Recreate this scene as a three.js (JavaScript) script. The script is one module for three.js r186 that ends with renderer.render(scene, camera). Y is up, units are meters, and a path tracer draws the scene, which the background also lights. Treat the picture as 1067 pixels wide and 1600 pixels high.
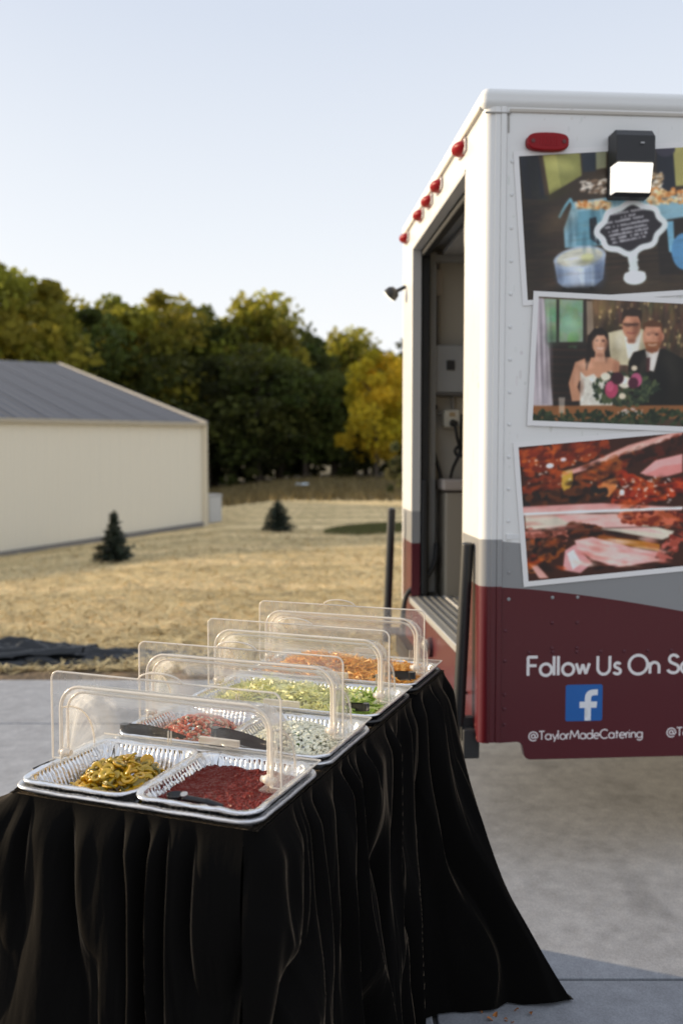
import * as THREE from 'three';
import { mergeGeometries, mergeVertices, toCreasedNormals } from 'three/addons/utils/BufferGeometryUtils.js';
import { RoundedBoxGeometry } from 'three/addons/geometries/RoundedBoxGeometry.js';
import { RectAreaLightUniformsLib } from 'three/addons/lights/RectAreaLightUniformsLib.js';

// ------------------------------------------------------------------ camera, sky, sun, exposure
const scene = new THREE.Scene();
const camera = new THREE.PerspectiveCamera(57.77, 682 / 1024, 0.05, 3000);
camera.position.set(0, 1.75, 0);
camera.rotation.x = -0.06199;
camera.focus = 2.3;
camera.userData.fStop = 2.6;
scene.add(camera);

const sunDir = new THREE.Vector3(-0.93, 0.232, -0.345).normalize();   // towards the sun
{
  const W = 512, H = 256, data = new Float32Array(W * H * 4);
  const mix = (a, b, t) => a + (b - a) * t;
  const stops = [[0, [0.78, 0.775, 0.76]], [0.10, [0.75, 0.76, 0.765]], [0.22, [0.655, 0.69, 0.735]], [0.42, [0.515, 0.565, 0.655]], [1, [0.57, 0.62, 0.73]]];
  for (let r = 0; r < H; r++) {
    const y = Math.sin((r + 0.5) / H * Math.PI - Math.PI / 2);
    for (let c = 0; c < W; c++) {
      const a = ((c + 0.5) / W - 0.5) * 2 * Math.PI, h = Math.sqrt(1 - y * y), x = h * Math.cos(a), z = h * Math.sin(a);
      const yy = Math.max(0, y);
      let i = 0; while (i < stops.length - 2 && yy > stops[i + 1][0]) i++;
      const t = Math.min(1, Math.max(0, (yy - stops[i][0]) / (stops[i + 1][0] - stops[i][0])));
      const cs = Math.max(0, x * sunDir.x + y * sunDir.y + z * sunDir.z), g = Math.pow(cs, 8) * 0.6;
      const below = y < 0 ? Math.max(0.35, 1 + y * 4) : 1;
      for (let k = 0; k < 3; k++) data[(r * W + c) * 4 + k] = (mix(stops[i][1][k], stops[i + 1][1][k], t) + g * [1, 0.86, 0.62][k]) * below;
      data[(r * W + c) * 4 + 3] = 1;
    }
  }
  const sky = new THREE.DataTexture(data, W, H, THREE.RGBAFormat, THREE.FloatType);
  sky.mapping = THREE.EquirectangularReflectionMapping;
  sky.magFilter = THREE.LinearFilter; sky.needsUpdate = true;
  scene.background = sky; scene.environment = sky;
}
const sun = new THREE.DirectionalLight(new THREE.Color().setRGB(1, 0.80, 0.54), 4.7);
sun.position.copy(sunDir).multiplyScalar(60); sun.target.position.set(0, 0, -5);
sun.castShadow = true; sun.shadow.mapSize.set(4096, 4096); sun.shadow.radius = 2.2;
Object.assign(sun.shadow.camera, { left: -30, right: 30, top: 30, bottom: -30, near: 1, far: 160 });
scene.add(sun, sun.target);
const renderer = new THREE.WebGLRenderer({ antialias: true });
renderer.setSize(682, 1024);
renderer.shadowMap.enabled = true;
renderer.toneMapping = THREE.LinearToneMapping;
renderer.toneMappingExposure = 1.33;
RectAreaLightUniformsLib.init();

// ------------------------------------------------------------------ helpers
let seed = 7;
const rnd = () => { seed = (seed + 0x6d2b79f5) | 0; let t = Math.imul(seed ^ (seed >>> 15), 1 | seed); t = (t + Math.imul(t ^ (t >>> 7), 61 | t)) ^ t; return ((t ^ (t >>> 14)) >>> 0) / 4294967296; };
const rr = (a, b) => a + (b - a) * rnd();
const clamp = (x, a = 0, b = 1) => Math.min(b, Math.max(a, x));
const sstep = (x, a, b) => { const t = clamp((x - a) / (b - a)); return t * t * (3 - 2 * t); };
const lerp = (a, b, t) => a + (b - a) * t;
const hash = (x, y) => { let n = Math.imul(x | 0, 374761393) + Math.imul(y | 0, 668265263); n = Math.imul(n ^ (n >>> 13), 1274126177); return ((n ^ (n >>> 16)) >>> 0) / 4294967296; };
function vnoise(x, y, per = 0) {   // value noise, tileable when per > 0
  const xi = Math.floor(x), yi = Math.floor(y), fx = x - xi, fy = y - yi, u = fx * fx * (3 - 2 * fx), v = fy * fy * (3 - 2 * fy);
  const m = (a) => per ? ((a % per) + per) % per : a;
  const a = hash(m(xi), m(yi)), b = hash(m(xi + 1), m(yi)), c = hash(m(xi), m(yi + 1)), d = hash(m(xi + 1), m(yi + 1));
  return a + (b - a) * u + (c - a) * v + (a - b - c + d) * u * v;
}
function fbm(x, y, o = 4, per = 0) { let s = 0, a = 0.5, n = 0; for (let i = 0; i < o; i++) { s += a * vnoise(x + i * 17.3 * (per ? 0 : 1), y + i * 9.1 * (per ? 0 : 1), per); n += a; a *= 0.5; x *= 2; y *= 2; per *= 2; } return s / n; }

const used = new Map();
function numbered(name) { const k = used.get(name) || 0; used.set(name, k + 1); return k ? name + '_' + String(k).padStart(3, '0') : name; }
function shade(o) { o.traverse((c) => { if (c.isMesh) { c.castShadow = true; c.receiveShadow = true; } }); }
function thing(name, label, category, pos = [0, 0, 0], turn = 0, group, kind) {
  const o = new THREE.Group(); o.name = numbered(name); o.position.set(...pos); o.rotation.y = turn; scene.add(o);
  o.userData = { label, category }; if (group) o.userData.group = group; if (kind) o.userData.kind = kind;
  return o;
}
function structure(name, geo, mat) { const m = new THREE.Mesh(geo, mat); m.name = name; m.userData = { kind: 'structure' }; scene.add(m); return m; }
function part(name, geo, mat, parent, label) {
  const g = Array.isArray(geo) ? mergeGeometries(geo.map((q) => { const n = q.index ? q.toNonIndexed() : q; for (const k of Object.keys(n.attributes)) if (!['position', 'normal', 'uv'].includes(k)) n.deleteAttribute(k); return n; })) : geo;
  const m = new THREE.Mesh(g, mat); m.name = name; parent.add(m); if (label) m.userData.label = label; return m;
}
function M(rgb, rough = 0.6, extra = {}) { const { phys, ...e } = extra; const K = phys ? THREE.MeshPhysicalMaterial : THREE.MeshStandardMaterial; return new K({ color: new THREE.Color().setRGB(...rgb), roughness: rough, side: THREE.DoubleSide, ...e }); }
const box = (w, h, d, x = 0, y = 0, z = 0, r = 0) => (r ? new RoundedBoxGeometry(w, h, d, 2, r) : new THREE.BoxGeometry(w, h, d)).translate(x, y, z);
const span = (x0, x1, y0, y1, z0, z1, r = 0) => box(x1 - x0, y1 - y0, z1 - z0, (x0 + x1) / 2, (y0 + y1) / 2, (z0 + z1) / 2, r);
const tube = (pts, r, seg = 24, rs = 8) => new THREE.TubeGeometry(new THREE.CatmullRomCurve3(pts.map((p) => new THREE.Vector3(...p))), seg, r, rs);
function rod(a, b, r0, r1 = r0, n = 10) {
  const A = new THREE.Vector3(...a), B = new THREE.Vector3(...b), d = B.clone().sub(A), g = new THREE.CylinderGeometry(r1, r0, d.length(), n);
  g.applyQuaternion(new THREE.Quaternion().setFromUnitVectors(new THREE.Vector3(0, 1, 0), d.normalize())); return g.translate((A.x + B.x) / 2, (A.y + B.y) / 2, (A.z + B.z) / 2);
}
function grid(nu, nv, fn) {   // fn(u, v) -> [x, y, z]; u, v in 0..1
  const p = [], uv = [], ix = [];
  for (let j = 0; j <= nv; j++) for (let i = 0; i <= nu; i++) { const q = fn(i / nu, j / nv); p.push(q[0], q[1], q[2]); uv.push(q[3] ?? i / nu, q[4] ?? j / nv); }
  for (let j = 0; j < nv; j++) for (let i = 0; i < nu; i++) { const a = j * (nu + 1) + i, b = a + 1, c = a + nu + 1, d = c + 1; ix.push(a, b, d, a, d, c); }
  const g = new THREE.BufferGeometry(); g.setAttribute('position', new THREE.Float32BufferAttribute(p, 3)); g.setAttribute('uv', new THREE.Float32BufferAttribute(uv, 2)); g.setIndex(ix); g.computeVertexNormals(); return g;
}
function dataTex(n, fn, srgb = false) {   // fn(x, y) -> [r, g, b] 0..1
  const d = new Uint8Array(n * n * 4);
  for (let y = 0; y < n; y++) for (let x = 0; x < n; x++) { const c = fn(x / n, y / n), i = (y * n + x) * 4; d[i] = clamp(c[0]) * 255; d[i + 1] = clamp(c[1]) * 255; d[i + 2] = clamp(c[2]) * 255; d[i + 3] = 255; }
  const t = new THREE.DataTexture(d, n, n, THREE.RGBAFormat); t.wrapS = t.wrapT = THREE.RepeatWrapping; t.magFilter = THREE.LinearFilter; t.minFilter = THREE.LinearFilter; t.generateMipmaps = false;
  if (srgb) t.colorSpace = THREE.SRGBColorSpace; t.needsUpdate = true; return t;
}
function rep(t, x, y = x) { const c = t.clone(); c.repeat.set(x, y); c.needsUpdate = true; return c; }
function canvasTex(w, h, draw) { const c = document.createElement('canvas'); c.width = w; c.height = h; draw(c.getContext('2d'), w, h); const t = new THREE.CanvasTexture(c); t.colorSpace = THREE.SRGBColorSpace; t.anisotropy = 8; return t; }
const P3 = (X, y, Z) => [X, y, -Z];

// the lie of the land: Z is metres ahead of the camera
function land(x, Z) {
  const s = sstep(Z, 7.6, 20), q = -0.012 * clamp(Z - 7.5, 0, 27.5);
  return -0.04 + q - 0.118 * s * clamp(-x - 3, 0, 13) + 0.02 * s * (fbm(x * 0.3, Z * 0.3, 3) - 0.5);
}
function onLand(px, py) {   // where a sight line meets the land
  const a = (px - 533.5) / 1450, b = (800 - py) / 1450, c = Math.cos(0.06199), s = Math.sin(0.06199), r = [a, b * c - s, b * s + c];
  for (let t = 4; t < 400; t *= 1.002) if (1.75 + r[1] * t < land(r[0] * t, r[2] * t)) return [r[0] * t, land(r[0] * t, r[2] * t), r[2] * t];
  return [0, 0, 80];
}

// ------------------------------------------------------------------ ground
const concreteTex = dataTex(1024, (x, y) => {
  const a = fbm(x * 4, y * 4, 5, 4), b = fbm(x * 64, y * 64, 3, 64), c = fbm(x * 14, y * 7, 4, 7), p = hash(Math.floor(x * 1024), Math.floor(y * 1024));
  const stain = sstep(c, 0.62, 0.8) * 0.05, trowel = (fbm(x * 6 + 3, y * 40, 4, 0) - 0.5) * 0.05;
  const v = 0.60 + (a - 0.5) * 0.08 + (b - 0.5) * 0.10 + (p - 0.5) * 0.09 - stain + trowel * (x > 0.02 && x < 0.98 && y > 0.02 && y < 0.98 ? 1 : 0);
  return [v * 0.94, v * 0.955, v * 0.985];
}, true);
const concreteBump = dataTex(512, (x, y) => { const v = fbm(x * 96, y * 96, 3, 96) * 0.7 + fbm(x * 8, y * 8, 3, 8) * 0.3; return [v, v, v]; });
{
  const lot = new THREE.Group(); lot.name = 'concrete_lot'; lot.userData = { kind: 'structure' }; scene.add(lot);
  const L = 2.95, gap = 0.015, X0 = 0.29, Z0 = 3.0 - 2 * L;
  const mats = [];
  for (let k = 0; k < 4; k++) { const t = concreteTex.clone(); t.offset.set(k * 0.27, k * 0.41); t.needsUpdate = true; const tone = [1, 0.95, 1.03, 0.98][k]; mats.push(M([tone, tone, tone], 0.82, { map: t, bumpMap: concreteBump, bumpScale: 0.0016 })); }
  const fill = M([0.05, 0.048, 0.045], 1);
  for (let i = -4; i < 4; i++) for (let j = 0; j < 4; j++) {
    const z0 = Z0 + j * L, z1 = j === 3 ? 7.13 : Z0 + (j + 1) * L; if (z1 < z0 + 0.2) continue;
    const w = L - gap, d = z1 - z0 - gap, g = new RoundedBoxGeometry(w, 0.12, d, 2, 0.006);
    const cx = X0 + (i + 0.5) * L, cz = -(z0 + z1) / 2;
    const pos = g.attributes.position, uv = []; for (let q = 0; q < pos.count; q++) uv.push((pos.getX(q) + cx) / 3.7, (pos.getZ(q) + cz) / 3.7);
    g.setAttribute('uv', new THREE.Float32BufferAttribute(uv, 2));
    const m = part(numbered('slab'), g, mats[Math.abs(i * 2 + j * 3) % 4], lot); m.position.set(cx, -0.06, cz);
  }
  part('joint_filler', span(-11.6, 12.2, -0.14, -0.012, -7.12, 8.8), fill, lot);
}
const strawTex = dataTex(1024, (x, y) => {
  const a = fbm(x * 5, y * 5, 4, 5), st = fbm(x * 26, y * 150, 3, 0), st2 = fbm(x * 170, y * 40, 2, 0), d = sstep(fbm(x * 11, y * 11, 4, 11), 0.60, 0.74), p = hash(x * 1024, y * 1024);
  const v = 0.765 + (a - 0.5) * 0.36 + (st - 0.5) * 0.20 + (st2 - 0.5) * 0.16 + (p - 0.5) * 0.08 - d * 0.20;
  return [v * 1.06, v * (0.935 - d * 0.01), v * (0.675 - d * 0.02 + (a - 0.5) * 0.1)];
}, true);
const meadowTex = dataTex(512, (x, y) => { const a = fbm(x * 6, y * 6, 4, 6), b = fbm(x * 60, y * 60, 3, 60), v = 0.33 + (a - 0.5) * 0.2 + (b - 0.5) * 0.2; return [v * 1.12, v * 1.0, v * 0.62]; }, true);
const dirtTex = dataTex(512, (x, y) => { const a = fbm(x * 8, y * 8, 5, 8), b = fbm(x * 70, y * 70, 2, 70), v = 0.38 + (a - 0.5) * 0.35 + (b - 0.5) * 0.25; return [v * 1.12, v * 0.94, v * 0.72]; }, true);
function sheet(name, x0, x1, z0, z1, nx, nz, mat, bump, s) {
  structure(name, grid(nx, nz, (u, v) => { const x = lerp(x0, x1, u), Z = z0 + (z1 - z0) * Math.pow(v, 1.8); return [x, land(x, Z) + bump(x, Z), -Z, x / s, Z / s]; }), mat);
}
sheet('straw_field', -46, 46, 7.55, 44, 260, 200, M([1, 1, 1], 1, { map: strawTex, bumpMap: strawTex, bumpScale: 0.016 }), (x, Z) => 0.07 * (fbm(x * 2.2, Z * 2.2, 4) - 0.5) * sstep(Z, 7.55, 8.2), 3.1);
sheet('dirt_strip', -46, 46, 7.1, 7.75, 300, 10, M([1, 1, 1], 1, { map: dirtTex, bumpMap: dirtTex, bumpScale: 0.03 }), (x, Z) => -0.02 + 0.07 * fbm(x * 5, Z * 5, 4) * sstep(Z, 7.12, 7.4), 1.3);
sheet('rough_meadow', -1300, 1300, 43.5, 1500, 120, 60, M([1, 1, 1], 1, { map: meadowTex }), () => 0.02, 7);
{ // loose straw on the field
  const g = new THREE.PlaneGeometry(1, 0.012); g.rotateX(-Math.PI / 2);
  const n = 30000, m = new THREE.InstancedMesh(g, M([1, 1, 1], 1), n), o = new THREE.Object3D(), c = new THREE.Color();
  for (let i = 0; i < n; i++) {
    const Z = 7.5 + 17 * Math.pow(rnd(), 1.4), x = rr(-0.45, 0.16) * Z + rr(-0.5, 0.5), s = rr(0.08, 0.26);
    o.position.set(x, land(x, Z) + rr(0.01, 0.05), -Z); o.rotation.set(rr(-0.25, 0.25), rnd() * 6.28, rr(-0.3, 0.3)); o.scale.set(s, 1, rr(0.6, 1.5)); o.updateMatrix(); m.setMatrixAt(i, o.matrix);
    const v = rr(0.45, 1.05); c.setRGB(0.68 * v, 0.54 * v, 0.28 * v); m.setColorAt(i, c);
  }
  m.name = 'loose_straw'; m.userData = { kind: 'stuff', label: 'loose pale straw scattered over the field behind the buffet', category: 'straw' }; scene.add(m);
}
{ // green patch
  const n = 9000, g = new THREE.ConeGeometry(0.012, 0.09, 3), m = new THREE.InstancedMesh(g, M([1, 1, 1], 1), n), o = new THREE.Object3D(), c = new THREE.Color(), ce = onLand(585, 828);
  for (let i = 0; i < n; i++) {
    const a = rnd() * 6.28, r = Math.sqrt(rnd()), x = ce[0] + r * Math.cos(a) * 1.25 + rr(-0.1, 0.1), Z = ce[2] + r * Math.sin(a) * 1.7 + (x - ce[0]) * 0.8;
    o.position.set(x, land(x, Z) + 0.06, -Z); o.rotation.set(rr(-0.4, 0.4), rnd() * 6, rr(-0.4, 0.4)); o.scale.setScalar(rr(0.6, 1.3)); o.updateMatrix(); m.setMatrixAt(i, o.matrix);
    const v = rr(0.6, 1.2); c.setRGB(0.15 * v, 0.15 * v, 0.05 * v); m.setColorAt(i, c);
  }
  m.name = 'grass_patch'; m.userData = { kind: 'stuff', label: 'patch of short green grass in the straw beside the truck', category: 'grass' }; scene.add(m);
}
{ // weeds at the foot of the wood
  const n = 9000, g = new THREE.ConeGeometry(0.05, 0.5, 3).translate(0, 0.25, 0), m = new THREE.InstancedMesh(g, M([1, 1, 1], 1), n), o = new THREE.Object3D(), c = new THREE.Color();
  for (let i = 0; i < n; i++) {
    const Z = rr(42, 78), x = rr(-0.36, 0.1) * Z;
    o.position.set(x, land(x, Z) - 0.03, -Z); o.rotation.set(rr(-0.5, 0.5), rnd() * 6, rr(-0.5, 0.5)); o.scale.setScalar(rr(0.5, 1.3)); o.updateMatrix(); m.setMatrixAt(i, o.matrix);
    const v = rr(0.5, 1.2); c.setRGB(0.20 * v, 0.15 * v, 0.06 * v); m.setColorAt(i, c);
  }
  m.name = 'dry_weeds'; m.userData = { kind: 'stuff', label: 'dry brown weeds between the straw field and the wood', category: 'weeds' }; scene.add(m);
}

// ------------------------------------------------------------------ the barn
{
  const A = [-4.12, 28], dir = [-0.806, -0.592], nb = [-0.592, 0.806], LEN = 24, EH = 2.68, Q = 12.5, RISE = 2.72, BASE = -3;
  const t = thing('metal_barn', 'long cream metal barn with a low grey ribbed roof at the left', 'barn', [0, 0, 0]);
  const at = (l, q, h) => [A[0] + dir[0] * l + nb[0] * q, h, -(A[1] + dir[1] * l + nb[1] * q)];
  const cream = M([0.76, 0.715, 0.60], 0.5), trim = M([0.66, 0.59, 0.45], 0.5), roofm = M([0.088, 0.091, 0.102], 0.7), grey = M([0.22, 0.21, 0.20], 0.9);
  const ribbed = (len, period, depth, fn) => { // profile points along the wall
    const g = []; for (let l = 0; l < len; l += period) { g.push([l, 0], [l + period * 0.62, 0], [l + period * 0.7, depth], [l + period * 0.92, depth]); } g.push([len, 0]);
    const p = [], ix = []; g.forEach(([l, d], i) => { p.push(...fn(l, d, 0), ...fn(l, d, 1)); if (i) { const a = (i - 1) * 2; ix.push(a, a + 1, a + 3, a, a + 3, a + 2); } });
    const q = new THREE.BufferGeometry(); q.setAttribute('position', new THREE.Float32BufferAttribute(p, 3)); q.setIndex(ix); const r = q.toNonIndexed(); r.computeVertexNormals(); r.setAttribute('uv', new THREE.Float32BufferAttribute(new Float32Array(r.attributes.position.count * 2), 2)); return r;
  };
  const seg = LEN;
  for (let l = 0; l < LEN; l += seg) part('wall_panel', ribbed(seg, 0.3, 0.008, (x, d, v) => at(l + x, -d, v ? EH : BASE)), cream, t);
  part('gable_wall', ribbed(2 * Q, 0.3, 0.02, (x, d, v) => { const y = at(0, x, 0); const h = EH + RISE * (1 - Math.abs(x - Q) / Q); return [y[0] + 0.806 * d, v ? h : BASE, y[2] - 0.592 * d]; }), cream, t);
  part('back_wall', ribbed(LEN, 0.6, 0.02, (x, d, v) => at(x, 2 * Q + d, v ? EH : BASE)), cream, t);
  part('far_gable', ribbed(2 * Q, 0.6, 0.02, (x, d, v) => { const y = at(LEN + d, x, 0); const h = EH + RISE * (1 - Math.abs(x - Q) / Q); return [y[0], v ? h : BASE, y[2]]; }), cream, t);
  for (let l = -0.05; l < LEN; l += 0.9) part('roof_panel', ribbed(0.9, 0.3, 0.014, (x, d, v) => v ? at(l + x, Q, EH + RISE + 0.04 + d) : at(l + x, -0.09, EH - 0.02 + d)), roofm, t);
  part('back_roof', ribbed(LEN, 0.6, 0.03, (x, d, v) => v ? at(x, 2 * Q + 0.25, EH - 0.02 + d) : at(x, Q, EH + RISE + 0.04 + d)), roofm, t);
  const beam = (a, b, w, h, m, name) => { const A3 = new THREE.Vector3(...a), B3 = new THREE.Vector3(...b), d = B3.clone().sub(A3), o = part(name, new THREE.BoxGeometry(w, h, d.length()), m, t); o.position.copy(A3).add(B3).multiplyScalar(0.5); o.lookAt(B3); };
  beam(at(-0.02, -0.11, EH - 0.035), at(LEN, -0.11, EH - 0.035), 0.07, 0.11, M([0.44, 0.39, 0.30], 0.5), 'eave_trim');
  beam(at(-0.04, -0.12, EH + 0.0), at(-0.04, Q, EH + RISE + 0.05), 0.06, 0.10, M([0.15, 0.15, 0.155], 0.6), 'rake_trim');
  part('corner_trim', [span(-0.07, 0.07, BASE, EH - 0.05, -0.07, 0.07)], trim, t).position.set(at(0, 0, 0)[0] + 0.02, 0, at(0, 0, 0)[2] + 0.01);
  // footing follows the slope
  part('footing', grid(40, 1, (u, v) => { const l = u * LEN, q = at(l, -0.05, 0); const g = land(q[0], -q[2]); return [q[0], v ? g + 0.14 : g - 0.4, q[2]]; }), grey, t);
  // slatted unit beside the far corner
  const ub = at(-1.14, 1.64, 0), gl = land(ub[0], -ub[2]);
  const u = thing('condenser_unit', 'small pale louvred outdoor unit beside the corner of the cream barn', 'air conditioner', [ub[0], gl - 0.05, ub[2]], 0.6); u.scale.set(0.55, 0.92, 0.55);
  part('housing', span(-0.42, 0.42, 0.02, 1.0, -0.4, 0.38, 0.03), M([0.45, 0.46, 0.47], 0.6), u);
  for (let k = 0; k < 7; k++) part('louvre', span(-0.36, 0.36, 0.12 + k * 0.12, 0.19 + k * 0.12, 0.382, 0.40), M([0.62, 0.63, 0.63], 0.5), u);
  part('top_cap', span(-0.45, 0.45, 1.0, 1.05, -0.43, 0.42), M([0.5, 0.5, 0.5], 0.5), u);
}

// ------------------------------------------------------------------ the wood
function leafMat(rgb) { return new THREE.MeshPhysicalMaterial({ color: new THREE.Color().setRGB(...rgb), roughness: 0.9, transmission: 0.6, thickness: 0, side: THREE.DoubleSide, vertexColors: true, specularIntensity: 0.2 }); }
function crownGeo(n, leaf, lobes, wide, squash, low = 0.08) { // unit tree: height 1, radius about wide
  const p = [], c = [], ix = [], v = new THREE.Vector3(), q = new THREE.Quaternion(), e = new THREE.Euler();
  const L = [];
  for (let i = 0; i < lobes; i++) { const h = lerp(low + 0.12, 0.9, Math.pow((i + rnd()) / lobes, 0.9)), rad = wide * Math.pow(Math.sin(Math.PI * clamp(h * 0.82 + 0.14, 0, 1)), 0.6), a = i * 2.4 + rr(-0.5, 0.5), k = Math.sqrt(rnd()); L.push([Math.cos(a) * rad * k * 0.95, h + rr(-0.03, 0.05), Math.sin(a) * rad * k * 0.95, rr(0.055, 0.15) * (1.15 - h * 0.45), rr(0.7, 1.25), rnd()]); }
  for (let i = 0; i < n; i++) {
    const l = L[Math.floor(rnd() * lobes)], a = rnd() * 6.283, z = rr(-0.75, 1), r = l[3] * Math.pow(rnd(), 0.35), s = Math.sqrt(1 - z * z);
    const x = l[0] + Math.cos(a) * s * r * 1.15, y = l[1] + z * r * squash, w = l[2] + Math.sin(a) * s * r * 1.15; if (y < 0.01) continue;
    e.set(rnd() * 6.3, rnd() * 6.3, rnd() * 6.3); q.setFromEuler(e);
    const b = p.length / 3, sz = leaf * rr(0.5, 1.35), t = l[4] * rr(0.75, 1.25), yel = 0.84 + 0.26 * l[5];
    for (const [dx, dy] of [[-1, 0], [0, -0.62], [1, 0], [0, 0.62]]) { v.set(dx * sz, dy * sz, 0).applyQuaternion(q); p.push(x + v.x, y + v.y, w + v.z); c.push(t * yel, t, t * 0.8); }
    ix.push(b, b + 1, b + 2, b, b + 2, b + 3);
  }
  const g = new THREE.BufferGeometry(); g.setAttribute('position', new THREE.Float32BufferAttribute(p, 3)); g.setAttribute('color', new THREE.Float32BufferAttribute(c, 3)); g.setIndex(ix); g.computeVertexNormals(); return g;
}
const crowns = [crownGeo(5600, 0.019, 40, 0.29, 1.0), crownGeo(5600, 0.019, 36, 0.34, 0.95), crownGeo(5600, 0.018, 44, 0.24, 1.15), crownGeo(5000, 0.019, 32, 0.30, 1.0)];
const bushes = [crownGeo(2600, 0.035, 12, 0.5, 0.8, 0.0), crownGeo(2600, 0.035, 14, 0.55, 0.8, 0.0)];
function trunkGeo() {
  const gs = [rod([0, -0.03, 0], [0.01, 0.35, 0.005], 0.022, 0.014, 7), rod([0.01, 0.35, 0.005], [0.0, 0.78, 0.01], 0.014, 0.004, 6)];
  for (let i = 0; i < 7; i++) { const h = rr(0.25, 0.65), a = rnd() * 6.28, l = rr(0.1, 0.2); gs.push(rod([0.01, h, 0.005], [Math.cos(a) * l, h + l * 0.8, Math.sin(a) * l], 0.008, 0.002, 5)); }
  return mergeGeometries(gs.map((g) => g.toNonIndexed()));
}
const trunkG = [trunkGeo(), trunkGeo()], bark = M([0.07, 0.055, 0.04], 0.95);
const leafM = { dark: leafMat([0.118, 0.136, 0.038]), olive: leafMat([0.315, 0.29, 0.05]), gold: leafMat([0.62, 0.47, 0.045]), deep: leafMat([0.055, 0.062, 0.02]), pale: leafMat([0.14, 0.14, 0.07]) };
const ORD = ['first', 'second', 'third', 'fourth', 'fifth', 'sixth', 'seventh', 'eighth', 'ninth', 'tenth', 'eleventh', 'twelfth', 'thirteenth', 'fourteenth', 'fifteenth', 'sixteenth', 'seventeenth', 'eighteenth', 'nineteenth', 'twentieth', 'twenty first', 'twenty second'];
let treeCount = 0;
function tree(px, topPy, Z, kind, label, crown, wide = 1, group = 'trees of the wood behind the field') {
  const x = (px - 533.5) / 1450 * Z, y = land(x, Z), h = 1.75 + (710 - topPy) / 1450 * Z - y;
  const t = thing('deciduous_tree', label, 'tree', [x, y, -Z], rnd() * 6.28, group);
  part('trunk', trunkG[treeCount % 2], bark, t); part('crown', crowns[crown ?? treeCount % 4], leafM[kind], t);
  t.scale.set(h * wide * 1.08, h * 1.03, h * wide * 1.08); treeCount++; return t;
}
const TL = [
    [-55, 405, 64, 'olive', 'tall sunlit tree rising highest at the left edge above the barn roof', 1, 1.05],
  [22, 416, 66, 'olive', 'tall yellow green tree above the barn roof, second from the left edge', 0, 1],
  [72, 440, 72, 'olive', 'olive tree just right of the tallest left trees over the roof', 2, 1],
  [128, 478, 74, 'dark', 'dark green tree over the slope of the barn roof', 3, 1.15],
  [182, 470, 80, 'olive', 'olive tree above the middle of the barn roof slope', 1, 0.9],
  [238, 468, 78, 'olive', 'round topped tree with sunlit crown right of the roof ridge', 0, 1.05],
  [292, 476, 82, 'dark', 'dark tree above the right end of the barn eave', 2, 1.1],
  [335, 528, 86, 'dark', 'low tree in the dip left of the tall sunlit tree', 3, 1],
  [368, 486, 84, 'olive', 'left half of the twin sunlit crowns over the middle of the field', 0, 0.8],
  [408, 457, 82, 'olive', 'tallest sunlit tree over the middle of the field', 2, 1.0],
  [455, 508, 86, 'dark', 'dark tree right of the tallest sunlit tree in the middle', 3, 0.95],
  [492, 532, 88, 'dark', 'dark rounded tree between the tall middle tree and the pale one', 1, 0.8],
  [545, 512, 92, 'olive', 'pale yellow green tree with open crown near the truck', 2, 0.95],
  [588, 552, 74, 'gold', 'bright golden tree nearest to the truck door', 1, 0.9],
  [640, 560, 78, 'gold', 'golden tree half hidden by the left edge of the truck', 0, 1],
  [700, 540, 84, 'olive', 'olive tree wholly behind the truck body', 1, 1]];
for (const [px, py, Z, k, lb, cr, w] of TL) tree(px, py, Z, k, lb, cr, w);
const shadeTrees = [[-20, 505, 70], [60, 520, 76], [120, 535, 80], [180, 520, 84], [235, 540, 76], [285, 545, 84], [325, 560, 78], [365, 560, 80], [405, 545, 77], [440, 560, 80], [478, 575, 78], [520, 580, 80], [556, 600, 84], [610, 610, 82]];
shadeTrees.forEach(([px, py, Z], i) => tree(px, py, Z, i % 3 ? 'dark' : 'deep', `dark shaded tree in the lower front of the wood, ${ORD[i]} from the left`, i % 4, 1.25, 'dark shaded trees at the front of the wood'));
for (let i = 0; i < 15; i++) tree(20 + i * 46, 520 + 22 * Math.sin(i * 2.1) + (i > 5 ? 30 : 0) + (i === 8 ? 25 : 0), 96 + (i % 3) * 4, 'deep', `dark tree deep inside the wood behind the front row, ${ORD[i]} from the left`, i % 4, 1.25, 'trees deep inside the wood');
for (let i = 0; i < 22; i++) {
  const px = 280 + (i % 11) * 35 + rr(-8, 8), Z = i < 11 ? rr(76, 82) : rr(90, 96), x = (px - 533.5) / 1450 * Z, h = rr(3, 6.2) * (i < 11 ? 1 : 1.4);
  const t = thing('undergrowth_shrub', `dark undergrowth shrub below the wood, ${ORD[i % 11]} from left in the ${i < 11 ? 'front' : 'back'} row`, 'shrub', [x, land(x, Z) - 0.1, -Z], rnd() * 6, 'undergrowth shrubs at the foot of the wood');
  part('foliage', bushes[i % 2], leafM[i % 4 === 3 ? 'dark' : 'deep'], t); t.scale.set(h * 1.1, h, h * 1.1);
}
{ // grey shrub by the truck
  const p = onLand(622, 792), t = thing('roadside_shrub', 'pale grey green shrub half hidden behind the truck and its far black post', 'shrub', [p[0] + 0.15, p[1], -p[2]]);
  part('foliage', bushes[0], leafM.pale, t); const h = p[2] * 115 / 1450; t.scale.set(h * 0.62, h, h * 0.62);
}
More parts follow.
